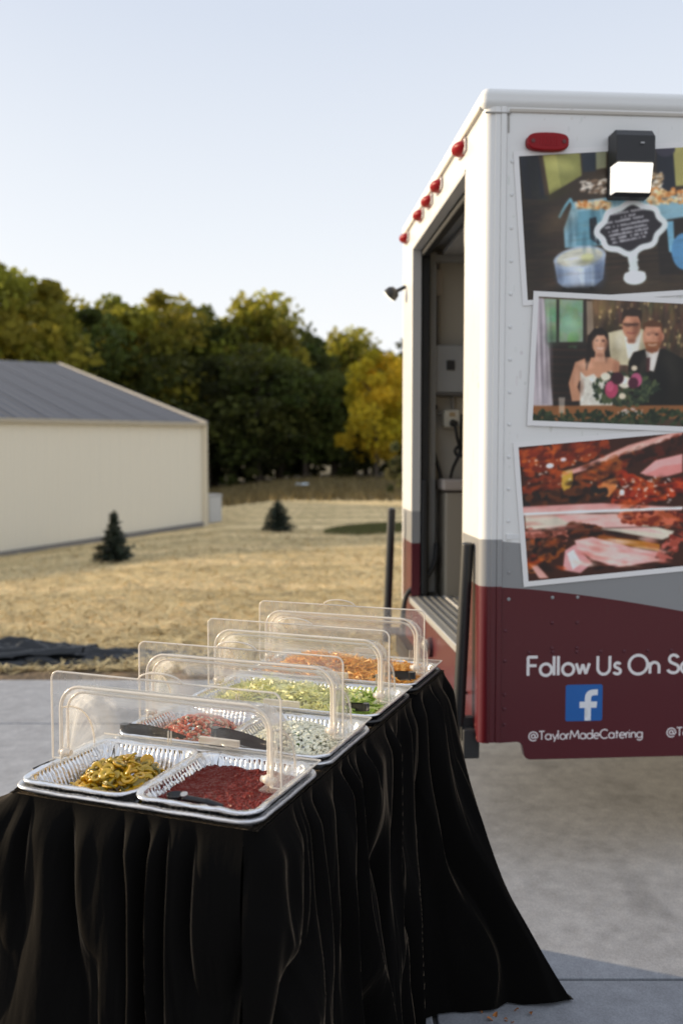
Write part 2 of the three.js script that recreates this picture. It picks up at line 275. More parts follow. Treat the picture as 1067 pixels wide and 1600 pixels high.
// spruces
const needleM = new THREE.MeshPhysicalMaterial({ color: new THREE.Color().setRGB(1, 1, 1), roughness: 0.85, transmission: 0.12, thickness: 0, side: THREE.DoubleSide, vertexColors: true });
function spruce(px, py, hpx, wpx, label, full) {
  const b = onLand(px, py), s = b[2] / 1450, h = hpx * s, w = wpx * s * 0.5, t = thing('young_spruce', label, 'spruce', [b[0], b[1], -b[2]], rnd() * 6, undefined);
  part('trunk', rod([0, 0, 0], [0, h * 0.97, 0], 0.03 * h, 0.006 * h, 6), bark, t);
  const p = [], c = [], ix = [], v = new THREE.Vector3(), q = new THREE.Quaternion(), e = new THREE.Euler();
  const sprig = (x, y, z, d, len, col) => { // a few needle blades round a twig
    for (let k = 0; k < 7; k++) { const o = p.length / 3; e.set(rr(-0.7, 0.7), rr(-0.7, 0.7), rnd() * 6.28); q.setFromEuler(e); const f = d.clone().applyQuaternion(q).multiplyScalar(len); v.set(f.z, 0.2 * len, -f.x).multiplyScalar(0.26); p.push(x - v.x, y - v.y, z - v.z, x + v.x, y + v.y, z + v.z, x + f.x, y + f.y, z + f.z); for (let m = 0; m < 3; m++) c.push(...col); ix.push(o, o + 1, o + 2); }
  };
  const whorls = full ? 13 : 15;
  for (let i = 0; i < whorls; i++) {
    const f = i / (whorls - 1), y = h * lerp(0.05, 0.9, f), R = w * Math.pow(1 - f, full ? 0.5 : 1.15) * rr(0.85, 1.15) + 0.02 * h, nb = Math.round(lerp(11, 4, f));
    for (let k = 0; k < nb; k++) {
      const a = k / nb * 6.283 + i * 1.1 + rr(-0.25, 0.25), L = R * rr(0.75, 1.1), d = new THREE.Vector3(Math.cos(a), rr(0.05, 0.35), Math.sin(a)).normalize();
      const m = Math.max(3, Math.round(L / (0.045 * h)));
      for (let j = 0; j <= m; j++) { const r = j / m * L, g = rr(0.6, 1.3); sprig(d.x * r, y + d.y * r - 0.15 * r * r / (R + 0.01), d.z * r, d, h * rr(0.07, 0.12), [0.030 * g, 0.048 * g, 0.026 * g]); }
    }
  }
  sprig(0, h * 0.9, 0, new THREE.Vector3(0, 1, 0), h * 0.12, [0.03, 0.05, 0.025]);
  const g = new THREE.BufferGeometry(); g.setAttribute('position', new THREE.Float32BufferAttribute(p, 3)); g.setAttribute('color', new THREE.Float32BufferAttribute(c, 3)); g.setIndex(ix); g.computeVertexNormals();
  part('branches', g, needleM, t);
}
spruce(179, 879, 84, 62, 'slender young dark spruce standing in front of the cream barn wall');
spruce(434, 831, 52, 50, 'small rounded young spruce alone in the straw right of the barn', true);
{ // litter by the wood
  const b = onLand(472, 766), t = thing('plastic_litter', 'scrap of pale blue plastic lying in the brown weeds before the wood', 'litter', [b[0], b[1] + 0.25, -b[2]]);
  part('crumpled_sheet', grid(10, 8, (u, v) => [(u - 0.5) * 0.75, 0.14 * fbm(u * 4, v * 4, 3) + 0.05, (v - 0.5) * 0.5]), M([0.5, 0.6, 0.65], 0.4), t);
}
{ // black plastic sheeting heaped along the concrete edge
  const t = thing('plastic_sheeting', 'long crumpled heap of black plastic sheeting along the concrete edge', 'plastic sheeting', [-2.75, -0.07, -8.0]);
  const m = M([0.008, 0.010, 0.012], 0.3);
  part('sheet', grid(260, 70, (u, v) => {
    const x = (u - 0.5) * 3.3, taper = sstep(u, 1.0, 0.45) * sstep(u, -0.1, 0.05), w = 0.5 * (0.35 + 0.65 * taper);
    const z = (v - 0.5) * 2 * w + 0.12 * (fbm(u * 6, 3.3, 3) - 0.5) - 0.25 * sstep(u, 0.6, 1);
    const bulge = Math.pow(Math.sin(Math.PI * v), 0.7) * (0.055 + 0.10 * taper), fold = Math.abs(fbm(u * 9 + v * 2.5, v * 12 - u * 3, 4) - 0.5) * 0.22 * Math.sin(Math.PI * v) ** 0.5 * (0.3 + taper);
    return [x, bulge + fold - 0.02, z];
  }), m, t);
  for (let k = 0; k < 4; k++) part('sheet_fold', grid(120, 10, (u, v) => { const x = (u - 0.5) * 1.9 - 0.4, c = (v - 0.5) * 0.09; return [x, 0.09 + 0.04 * Math.sin(u * 5 + k) + 0.04 * Math.sin(Math.PI * v) + 0.04 * fbm(u * 12, k * 3 + v, 3), -0.2 + k * 0.14 + c + 0.1 * Math.sin(u * 4 + k * 2)]; }), m, t);
}

// ------------------------------------------------------------------ the food truck (u along its side, h up, w along its rear)
const GL = {
  F: ['M0 0V-100H52M0 -54H46', 66], o: ['M62 -31A31 31 0 1 1 0 -31A31 31 0 1 1 62 -31', 75], l: ['M0 0V-104', 23], w: ['M0 -62L19 -6L36 -56L53 -6L72 -62', 84], U: ['M0 -100V-36A33 35 0 0 0 66 -36V-100', 88],
  s: ['M35 -53C28 -66 5 -64 5 -47C5 -33 37 -34 37 -16C37 3 7 2 0 -12', 50], O: ['M102 -50A51 51 0 1 1 0 -50A51 51 0 1 1 102 -50', 116], n: ['M0 0V-62M0 -34A25 27 0 0 1 50 -34V0', 65], S: ['M56 -84C48 -104 8 -106 8 -76C8 -48 60 -56 60 -26C60 6 8 4 0 -20', 74],
  c: ['M54 -50A31 31 0 1 0 54 -12', 64], i: ['M0 0V-62M0 -88V-80', 23], a: ['M62 -31A31 31 0 1 1 0 -31A31 31 0 1 1 62 -31M62 0V-62', 78], e: ['M2 -33H62A31 31 0 1 0 52 -8', 75], d: ['M62 -31A31 31 0 1 1 0 -31A31 31 0 1 1 62 -31M62 0V-104', 78],
  t: ['M14 0V-84M0 -60H34', 46], r: ['M0 0V-62M0 -34C2 -54 14 -64 30 -59', 38], y: ['M0 -62L29 -4M57 -62L19 26', 66], g: ['M62 -31A31 31 0 1 1 0 -31A31 31 0 1 1 62 -31M62 -62V4C62 32 14 36 4 14', 75], M: ['M0 0L14 -98L52 -22L90 -98L104 0', 118], T: ['M0 -96H64M32 -96V0', 76],
  C: ['M84 -86A50 50 0 1 0 84 -14', 98], '@': ['M84 -4A50 50 0 1 1 100 -44C100 -18 72 -18 70 -34V-62M70 -42A21 21 0 1 1 28 -42A21 21 0 1 1 70 -42', 114], ' ': ['', 34] };
function lettering(ctx, text, x, y, cap, sx, sy, weight) {   // x, y, cap in metres; sx, sy pixels per metre
  ctx.save(); ctx.translate(x, y); ctx.scale(cap / 100 * sx, cap / 100 * sy); ctx.lineWidth = weight; ctx.lineJoin = 'bevel'; ctx.lineCap = 'butt';
  for (const ch of text) { const [d, adv] = GL[ch]; if (d) ctx.stroke(new Path2D(d)); ctx.translate(adv, 0); }
  ctx.restore();
}
const SH0 = 0.45, SH1 = 3.25, BW = 1.3;
function grime(ctx, w, h, n, a) { for (let i = 0; i < n; i++) { const x = rnd() * w, y = rnd() * h, r = rr(1, 7); ctx.fillStyle = `rgba(${60 + rnd() * 60 | 0},${52 + rnd() * 50 | 0},${40 + rnd() * 40 | 0},${a * rnd()})`; ctx.beginPath(); ctx.ellipse(x, y, r * rr(0.2, 1), r * rr(0.4, 3), 0, 0, 6.3); ctx.fill(); } }
function bands(ctx, W, H, mPer, curve) { // white above, grey, maroon below
  const Y = (h) => (SH1 - h) / (SH1 - SH0) * H;
  ctx.fillStyle = '#e6e5e2'; ctx.fillRect(0, 0, W, H);
  const line = (fn, col) => { ctx.fillStyle = col; ctx.beginPath(); ctx.moveTo(0, H); for (let i = 0; i <= 60; i++) ctx.lineTo(W * i / 60, Y(fn(mPer * i / 60))); ctx.lineTo(W, H); ctx.fill(); };
  line((u) => 1.405 - (curve ? 0.09 * u + 0.03 * u * u : 0), '#8f8f8f');
  line((u) => 1.212 - (curve ? 0.02 * u + 0.24 * u * u / (1 + u) : 0), '#54111a');
  for (let i = 0; i < 40; i++) { ctx.fillStyle = `rgba(90,80,65,${0.035 * rnd()})`; ctx.fillRect(rnd() * W, Y(rr(0.6, 3.1)), rr(1, 4), rr(30, 300)); }
}
const sideTex = canvasTex(1024, 2048, (ctx, W, H) => {
  bands(ctx, W, H, BW, true);
  const sx = W / BW, sy = H / (SH1 - SH0), X = (u) => u * sx, Y = (h) => (SH1 - h) * sy;
  ctx.strokeStyle = '#e9e6e4';
  lettering(ctx, 'Follow Us On Social', X(0.202), Y(0.842), 0.077, sx, sy, 16.5);
  lettering(ctx, '@TaylorMadeCatering', X(0.209), Y(0.573), 0.0368, sx, sy, 15);
  lettering(ctx, '@TaylorMadeCatering', X(0.795), Y(0.576), 0.0368, sx, sy, 15);
  ctx.fillStyle = '#1b62ad'; ctx.beginPath(); ctx.roundRect(X(0.361), Y(0.801), X(0.156), 0.153 * sy, 7); ctx.fill();
  ctx.save(); ctx.translate(X(0.361), Y(0.801)); ctx.scale(sx * 0.00156, sy * 0.00153); ctx.fillStyle = '#e9ebee';
  ctx.fill(new Path2D('M52 99V64H38V47H52V38C52 22 62 14 76 14H87V30H78C72 30 69 33 69 39V47H86L84 64H69V99Z')); ctx.restore();
  grime(ctx, W, H, 900, 0.10);
});
const bandTex = canvasTex(128, 1024, (ctx, W, H) => { bands(ctx, W, H, 0.1, false); });
const rearTex = canvasTex(1024, 1024, (ctx, W, H) => {
  bands(ctx, W, H, 2.3, false);
  grime(ctx, W, H, 700, 0.14); ctx.fillStyle = 'rgba(200,170,150,0.5)'; for (let i = 0; i < 40; i++) ctx.fillRect(rnd() * 240, H * rr(0.78, 0.97), rr(1, 5), rr(1, 7));
});
function soften(d, W, H, r) { // box blur, both ways
  const o = new Float32Array(d.length), n = 2 * r + 1;
  for (let y = 0; y < H; y++) for (let c = 0; c < 3; c++) { let a = 0; for (let x = -r; x <= r; x++) a += d[(y * W + clamp(x, 0, W - 1)) * 4 + c]; for (let x = 0; x < W; x++) { o[(y * W + x) * 4 + c] = a / n; a += d[(y * W + Math.min(W - 1, x + r + 1)) * 4 + c] - d[(y * W + Math.max(0, x - r)) * 4 + c]; } }
  for (let x = 0; x < W; x++) for (let c = 0; c < 3; c++) { let a = 0; for (let y = -r; y <= r; y++) a += o[(clamp(y, 0, H - 1) * W + x) * 4 + c]; for (let y = 0; y < H; y++) { d[(y * W + x) * 4 + c] = a / n; a += o[(Math.min(H - 1, y + r + 1) * W + x) * 4 + c] - o[(Math.max(0, y - r) * W + x) * 4 + c]; } }
}
// pixel of the photograph's enlargement -> a print's own canvas
function printCanvas(u0, h0, ang, w, h, W, H, zx, zy, zs, draw) {
  return canvasTex(W, H, (ctx) => {
    const c = Math.cos(ang), s = Math.sin(ang);
    const L = (x, y) => { const px = zx + x * zs, py = zy + y * zs, u = 0.117 + (px - 802) * 0.00261 + (py - 238) * 0.000027, hh = 2.945 - (py - 238) * 0.00255 + (px - 802) * 0.00006, du = u - u0, dh = hh - h0; return [(du * c + dh * s) / w * W, -(-du * s + dh * c) / h * H]; };
    const K = zs * 0.00261 / w * W;   // canvas pixels per enlarged pixel
    const poly = (col, ...q) => { ctx.fillStyle = col; ctx.beginPath(); for (let i = 0; i < q.length; i += 2) ctx.lineTo(...L(q[i], q[i + 1])); ctx.closePath(); ctx.fill(); };
    const blob = (col, x, y, rx, ry, a = 0) => { const [cx, cy] = L(x, y); ctx.fillStyle = col; ctx.beginPath(); ctx.ellipse(cx, cy, Math.abs(rx * K), Math.abs(ry * K), a, 0, 6.2832); ctx.fill(); };
    const curve = (col, lw, ...q) => { ctx.strokeStyle = col; ctx.lineWidth = lw * K; ctx.lineCap = 'round'; ctx.lineJoin = 'round'; ctx.beginPath(); ctx.moveTo(...L(q[0], q[1])); for (let i = 2; i + 3 < q.length; i += 2) { const a = L(q[i], q[i + 1]), b = L(q[i + 2], q[i + 3]); ctx.quadraticCurveTo(a[0], a[1], (a[0] + b[0]) / 2, (a[1] + b[1]) / 2); } ctx.lineTo(...L(q[q.length - 2], q[q.length - 1])); ctx.stroke(); };
    const soft = (rgb, al, x, y, rx, ry, a = 0) => { const [cx, cy] = L(x, y); ctx.save(); ctx.translate(cx, cy); ctx.rotate(a); ctx.scale(Math.abs(rx * K), Math.abs(ry * K)); const g = ctx.createRadialGradient(0, 0, 0, 0, 0, 1); g.addColorStop(0, `rgba(${rgb},${al})`); g.addColorStop(0.55, `rgba(${rgb},${al * 0.55})`); g.addColorStop(1, `rgba(${rgb},0)`); ctx.fillStyle = g; ctx.beginPath(); ctx.arc(0, 0, 1, 0, 6.2832); ctx.fill(); ctx.restore(); };
    draw({ ctx, W, H, L, K, poly, blob, curve, soft });
    const im = ctx.getImageData(0, 0, W, H), d = im.data; soften(d, W, H, 4); soften(d, W, H, 4); for (let i = 0; i < d.length; i += 4) { const x = (i / 4) % W, y = Math.floor(i / 4 / W), n = 1.14 + 0.22 * (fbm(x / 60, y / 60, 4) - 0.5), g = (d[i] + d[i + 1] + d[i + 2]) / 3; for (let c = 0; c < 3; c++) d[i + c] = (g + (d[i + c] - g) * 1.08 - 10) * n + 8; } for (let i = 0; i < d.length; i += 4) { const n = (hash(i, 3) - 0.5) * 14; d[i] += n; d[i + 1] += n; d[i + 2] += n; } ctx.putImageData(im, 0, 0);
    ctx.strokeStyle = '#eceae8'; ctx.lineWidth = 0.021 / w * W * 2; ctx.strokeRect(0, 0, W, H);
  });
}
const buffetPrint = printCanvas(0.115, 2.947, 0.076, 0.92, 0.605, 1024, 680, 790, 200, 0.2596, ({ ctx, W, H, poly, blob, curve, soft }) => {
  ctx.fillStyle = '#3b3128'; ctx.fillRect(0, 0, W, H);
  for (let i = 0; i < 260; i++) { const x = rr(80, 1500), y = rr(430, 1000); blob(`rgba(${70 + rnd() * 30 | 0},${58 + rnd() * 26 | 0},${44 + rnd() * 22 | 0},0.18)`, x, y, rr(20, 90), rr(4, 12)); }
  poly('#252730', 80, 170, 220, 165, 250, 430, 110, 420); poly('#4a3a2c', 190, 170, 222, 165, 258, 400, 232, 405); poly('#30302e', 128, 190, 185, 185, 205, 420, 150, 420);
  poly('#a3a060', 218, 165, 440, 150, 452, 285, 258, 400); poly('#8b8a52', 300, 160, 440, 150, 452, 285, 330, 355);
  poly('#2a3038', 450, 150, 535, 145, 535, 260, 460, 265); poly('#8b8b70', 535, 145, 600, 140, 600, 240, 538, 250); poly('#a59d62', 1000, 110, 1300, 95, 1300, 330, 1020, 350);
  poly('#23262e', 900, 130, 1000, 110, 1020, 350, 985, 385, 930, 365, 905, 250); blob('#3d3a44', 955, 130, 60, 45);
  for (let i = 0; i < 60; i++) blob(['#c9beb0', '#7b6552', '#d8cfc4', '#504034'][i % 4], rr(460, 620), rr(310, 390), rr(8, 26), rr(4, 9), rr(-0.6, 0.1));
  for (let i = 0; i < 50; i++) blob(['#d8d0c2', '#87735c', '#c2a27a'][i % 3], rr(860, 940), rr(270, 380), rr(8, 24), rr(4, 10), rr(-0.6, 0.1));
  poly('#8fb4c0', 395, 455, 600, 415, 1300, 400, 1300, 640, 960, 620, 560, 700, 352, 715, 345, 600); poly('#6d9aa8', 430, 500, 600, 480, 560, 700, 420, 700); poly('#b6cdd2', 405, 440, 580, 420, 590, 470, 410, 485);
  for (let i = 0; i < 90; i++) blob(['#d89b5e', '#e7bf8a', '#c97f45', '#ecd3ac'][i % 4], rr(430, 620), rr(440, 482), rr(8, 22), rr(6, 12));
  for (let i = 0; i < 110; i++) blob(['#e0a464', '#edc992', '#d08a4e', '#f0dcbc'][i % 4], rr(860, 1300), rr(370, 450), rr(10, 26), rr(6, 16));
  poly('#1c1e24', 500, 540, 540, 530, 560, 700, 505, 660); poly('#2b2623', 900, 560, 1300, 500, 1300, 870, 930, 880); for (let i = 0; i < 6; i++) curve('#26221f', 6, 560, 650 + i * 34, 900, 640 + i * 30, 1300, 620 + i * 32);
  poly('#7fb0c6', 965, 560, 1010, 555, 1020, 760, 985, 740); blob('#5f8fb3', 1080, 740, 80, 110);
  curve('#7fb2c2', 16, 320, 530, 350, 470, 385, 425); curve('#7fb2c2', 16, 385, 425, 395, 445, 405, 480);
  poly('#9fadc0', 285, 790, 600, 760, 585, 900, 520, 958, 350, 955, 310, 920); blob('#b9c3cf', 443, 775, 160, 68, -0.1); blob('#d8d6c4', 443, 770, 140, 52, -0.1); blob('#eeecd8', 395, 790, 46, 28); blob('#d9d8a4', 490, 772, 40, 24); poly('#c9d6e2', 430, 830, 470, 826, 475, 955, 455, 956); poly('#c9d6e2', 510, 815, 535, 812, 535, 930, 515, 945); blob('#161616', 350, 960, 14, 12); blob('#161616', 516, 958, 14, 12);
  soft('20,16,12', 0.75, 120, 640, 190, 420); soft('112,92,66', 0.5, 300, 560, 160, 90, -0.4); soft('30,26,22', 0.8, 480, 985, 420, 70); soft('95,80,62', 0.45, 760, 960, 300, 60); soft('230,225,150', 0.35, 330, 230, 130, 60, 0.3); soft('60,58,30', 0.6, 300, 395, 130, 40, -0.3); soft('15,15,18', 0.7, 150, 250, 90, 150);
  for (let i = 0; i < 26; i++) soft(i % 2 ? '205,228,234' : '52,84,98', 0.5, rr(380, 1000), rr(480, 690), rr(8, 26), rr(40, 120), rr(-0.15, 0.15));
  soft('235,240,248', 0.75, 420, 860, 60, 110); soft('70,84,110', 0.7, 555, 860, 60, 120); soft('60,70,90', 0.55, 320, 880, 36, 90); soft('255,255,246', 0.7, 400, 782, 70, 30); soft('120,118,90', 0.6, 470, 800, 90, 26); soft('20,18,16', 0.8, 430, 965, 150, 26);
  for (let i = 0; i < 40; i++) soft(i % 2 ? '250,226,178' : '110,62,30', 0.6, i % 3 ? rr(860, 1150) : rr(430, 620), i % 3 ? rr(380, 450) : rr(445, 480), rr(10, 22), rr(8, 14));
  for (let i = 0; i < 200; i++) soft(rnd() < 0.5 ? '120,98,72' : '22,18,14', 0.16, rr(80, 1200), rr(430, 990), rr(20, 120), rr(3, 9), -0.06);
  // little chalkboard on a turned foot
  const rim = [[545, 590], [560, 520], [600, 500], [640, 450], [740, 455], [840, 440], [890, 470], [930, 500], [955, 590], [930, 660], [890, 690], [860, 735], [780, 715], [740, 735], [690, 745], [655, 765], [615, 735], [560, 690]];
  poly('#e4ebe6', 730, 740, 800, 735, 790, 790, 800, 840, 790, 870, 740, 870, 745, 830, 735, 790); blob('#dfe7e2', 778, 895, 70, 42); blob('#eef2ee', 778, 875, 66, 22); blob('#e6ece8', 768, 790, 32, 14); blob('#e6ece8', 770, 838, 34, 12);
  const edge = []; for (let k = 0; k < 48; k++) { const a = k / 48 * 6.2832, r = 1 + 0.07 * Math.cos(8 * a) + 0.03 * Math.cos(4 * a); edge.push(750 + Math.cos(a) * 192 * r + (Math.sin(a) < 0 ? 6 : -4), 598 + Math.sin(a) * 143 * r - Math.cos(a) * 14); }
  poly('#2e2a2e', ...edge); curve('#e6ece8', 36, ...edge, edge[0], edge[1]);
  const words = [[630, 520, 820, 488], [690, 536, 775, 520], [600, 572, 830, 532], [595, 600, 870, 553], [615, 625, 845, 582], [620, 648, 850, 604], [630, 668, 850, 628], [640, 690, 840, 650]];
  for (const [x0, y0, x1, y1] of words) for (let x = x0; x < x1; x += rr(9, 13)) { const y = lerp(y0, y1, (x - x0) / (x1 - x0)); if (rnd() < 0.86) curve('#d9d6d8', 5, x, y, x + 4, y - rr(6, 16), x + 6, y - rr(2, 9), x + 8, y); }
});
/* couple */ const weddingPrint = printCanvas(0.203, 2.402, -0.037, 0.84, 0.536, 1024, 654, 790, 440, 0.3126, ({ ctx, W, H, poly, blob, curve, soft }) => {
  ctx.fillStyle = '#4a3a2c'; ctx.fillRect(0, 0, W, H);
  for (let i = 0; i < 300; i++) blob(`rgba(${90 + rnd() * 70 | 0},${74 + rnd() * 56 | 0},${52 + rnd() * 40 | 0},0.22)`, rr(430, 1100), rr(80, 430), rr(4, 14), rr(12, 60));
  for (let i = 0; i < 50; i++) blob('rgba(225,195,140,0.55)', rr(450, 1100), rr(90, 350), rr(3, 9), rr(5, 16));
  poly('#27201c', 190, 300, 470, 300, 470, 620, 220, 620); for (let i = 0; i < 8; i++) curve('#3d2a22', 9, 225, 330 + i * 36, 330, 335 + i * 36, 440, 335 + i * 36);
  poly('#8fa08c', 190, 75, 385, 85, 385, 295, 200, 300); for (let i = 0; i < 60; i++) blob(`rgba(${80 + rnd() * 60 | 0},${125 + rnd() * 50 | 0},${85 + rnd() * 40 | 0},0.25)`, rr(200, 380), rr(100, 290), rr(14, 40), rr(14, 40)); poly('#2b2620', 250, 80, 264, 80, 264, 296, 250, 296); poly('#2e2721', 384, 85, 400, 85, 400, 300, 384, 300); poly('#2e2721', 196, 294, 400, 294, 400, 312, 196, 312);
  poly('#b8aeb0', 150, 70, 188, 75, 235, 610, 125, 620); poly('#9b9296', 165, 72, 175, 72, 205, 600, 180, 605); poly('#8c7a68', 400, 90, 430, 92, 440, 260, 405, 260);
  for (let i = 0; i < 50; i++) soft(rnd() < 0.6 ? '28,20,14' : '160,128,84', 0.35, rr(420, 1100), rr(80, 460), rr(20, 80), rr(30, 110)); for (let i = 0; i < 34; i++) soft('255,226,160', 0.75, rr(450, 1100), rr(90, 330), rr(5, 14), rr(6, 16));
  for (let i = 0; i < 7; i++) soft(i % 2 ? '225,214,216' : '110,98,104', 0.6, 150 + i * 13, 340 + i * 5, 9, 300, -0.08); soft('190,220,190', 0.6, 320, 210, 60, 80); soft('60,80,62', 0.6, 230, 270, 50, 60); soft('20,14,10', 0.7, 330, 470, 160, 150);
  // man at the back, cream shirt and glasses
  poly('#cfc3a2', 510, 250, 580, 235, 690, 235, 720, 300, 700, 420, 520, 410); poly('#e8e2d4', 590, 240, 640, 300, 680, 245, 660, 380, 610, 380); blob('#b98266', 628, 215, 46, 66); poly('#b98266', 605, 265, 655, 265, 645, 305, 612, 305); poly('#33261e', 578, 200, 585, 140, 630, 128, 680, 140, 678, 205, 662, 170, 600, 168); curve('#2b211c', 7, 590, 208, 625, 212, 664, 208); blob('rgba(60,40,35,0.45)', 610, 212, 16, 11); blob('rgba(60,40,35,0.45)', 648, 212, 16, 11); curve('#8a4a42', 6, 608, 250, 628, 257, 648, 250);
  soft('120,76,58', 0.75, 652, 235, 26, 60); soft('224,168,138', 0.6, 610, 190, 22, 28); soft('96,58,44', 0.6, 630, 292, 34, 16); soft('70,44,34', 0.5, 628, 212, 48, 12); soft('150,138,110', 0.7, 540, 360, 40, 110, 0.3); soft('246,238,216', 0.6, 570, 290, 34, 60); soft('140,128,104', 0.7, 700, 350, 40, 80);
  // bride
  poly('#201814', 410, 265, 440, 228, 480, 225, 512, 260, 518, 340, 530, 420, 500, 430, 470, 360, 420, 420, 390, 440, 400, 340); poly('#c18e70', 345, 395, 405, 372, 520, 372, 570, 400, 565, 490, 355, 490); poly('#bd8a6c', 345, 395, 388, 420, 358, 520, 388, 590, 330, 592, 312, 500); blob('#cf9d80', 470, 298, 40, 58); poly('#cf9d80', 448, 340, 492, 340, 500, 395, 440, 395); poly('#201814', 425, 300, 440, 238, 500, 240, 512, 300, 492, 262, 455, 262);
  poly('#d9d3c4', 372, 440, 398, 470, 440, 455, 470, 492, 500, 455, 532, 440, 535, 640, 370, 640); for (let i = 0; i < 60; i++) blob(['rgba(250,246,236,0.5)', 'rgba(170,160,145,0.4)'][i % 2], rr(380, 525), rr(480, 630), rr(3, 9), rr(3, 12)); poly('#201814', 395, 375, 415, 330, 425, 370, 402, 440); blob('#3a2620', 455, 288, 9, 5); blob('#3a2620', 487, 290, 9, 5); curve('#e8d0c4', 5, 456, 325, 472, 332, 490, 325); curve('#b27a60', 4, 474, 298, 479, 310, 473, 314);
  soft('236,188,158', 0.7, 458, 285, 22, 30); soft('136,88,66', 0.7, 500, 310, 20, 46); soft('140,90,68', 0.6, 468, 362, 34, 14); soft('236,190,162', 0.55, 400, 410, 50, 26); soft('150,98,74', 0.6, 552, 430, 26, 60); soft('236,186,158', 0.5, 352, 470, 16, 60); soft('128,80,60', 0.6, 378, 520, 18, 60); soft('60,44,36', 0.7, 505, 340, 14, 70); soft('88,62,46', 0.5, 432, 300, 8, 60);
  // groom
  poly('#17140f', 640, 350, 700, 335, 800, 335, 900, 390, 1100, 400, 1100, 640, 620, 640, 615, 400); poly('#dcd3c8', 700, 340, 775, 330, 745, 450, 715, 440); poly('#4a2a2a', 702, 380, 725, 378, 722, 450, 706, 450); blob('#c88f72', 737, 270, 50, 74); poly('#5b3b26', 690, 250, 688, 205, 735, 188, 785, 205, 788, 265, 775, 225, 700, 222); poly('#94603f', 695, 300, 780, 300, 765, 345, 735, 358, 705, 345); blob('#c88f72', 786, 275, 10, 20); blob('#3a2620', 716, 262, 9, 5); blob('#3a2620', 757, 262, 9, 5); curve('#d8b8a4', 6, 716, 312, 735, 319, 756, 312);
  soft('240,180,148', 0.6, 716, 262, 26, 34); soft('122,72,52', 0.75, 776, 285, 22, 60); soft('110,60,42', 0.7, 736, 340, 44, 16); soft('90,54,40', 0.4, 737, 254, 46, 10); soft('58,52,44', 0.8, 690, 420, 26, 90, 0.2); soft('50,46,40', 0.7, 830, 430, 60, 120, -0.3); soft('8,8,8', 0.8, 780, 520, 60, 120); soft('245,240,232', 0.5, 742, 390, 14, 50);
  // flowers on the table
  poly('#8a5a35', 130, 610, 1100, 625, 1100, 690, 130, 690);
  for (let i = 0; i < 240; i++) { const a = rnd() * 6.3, r = Math.sqrt(rnd()); blob(['#2b3526', '#3b4630', '#1f2a1e', '#4d5638'][i % 4], 600 + Math.cos(a) * r * 170, 535 + Math.sin(a) * r * 85, rr(8, 22), rr(4, 12), rnd() * 3); }
  blob('#a5425c', 530, 535, 34, 44); blob('#c05a74', 522, 520, 20, 26); blob('#ecdcc8', 597, 500, 34, 30); blob('#f6ece0', 590, 492, 18, 15); blob('#b05a76', 655, 490, 30, 36); blob('#3a1a24', 560, 480, 32, 30); blob('#4a2030', 640, 505, 26, 28); blob('#e6d6c0', 500, 470, 26, 20); blob('#e2d2b8', 585, 570, 18, 16); blob('#d9c9b0', 645, 430, 16, 14);
  for (let i = 0; i < 260; i++) blob(['#25301c', '#36422a', '#1d2618'][i % 3], rr(130, 1100), rr(645, 720), rr(8, 24), rr(5, 12), rnd() * 3);
  poly('rgba(230,220,205,0.5)', 262, 570, 296, 570, 292, 650, 266, 650); for (let i = 0; i < 14; i++) blob('rgba(235,225,225,0.7)', rr(540, 690), rr(630, 665), rr(3, 8), rr(3, 8));
});
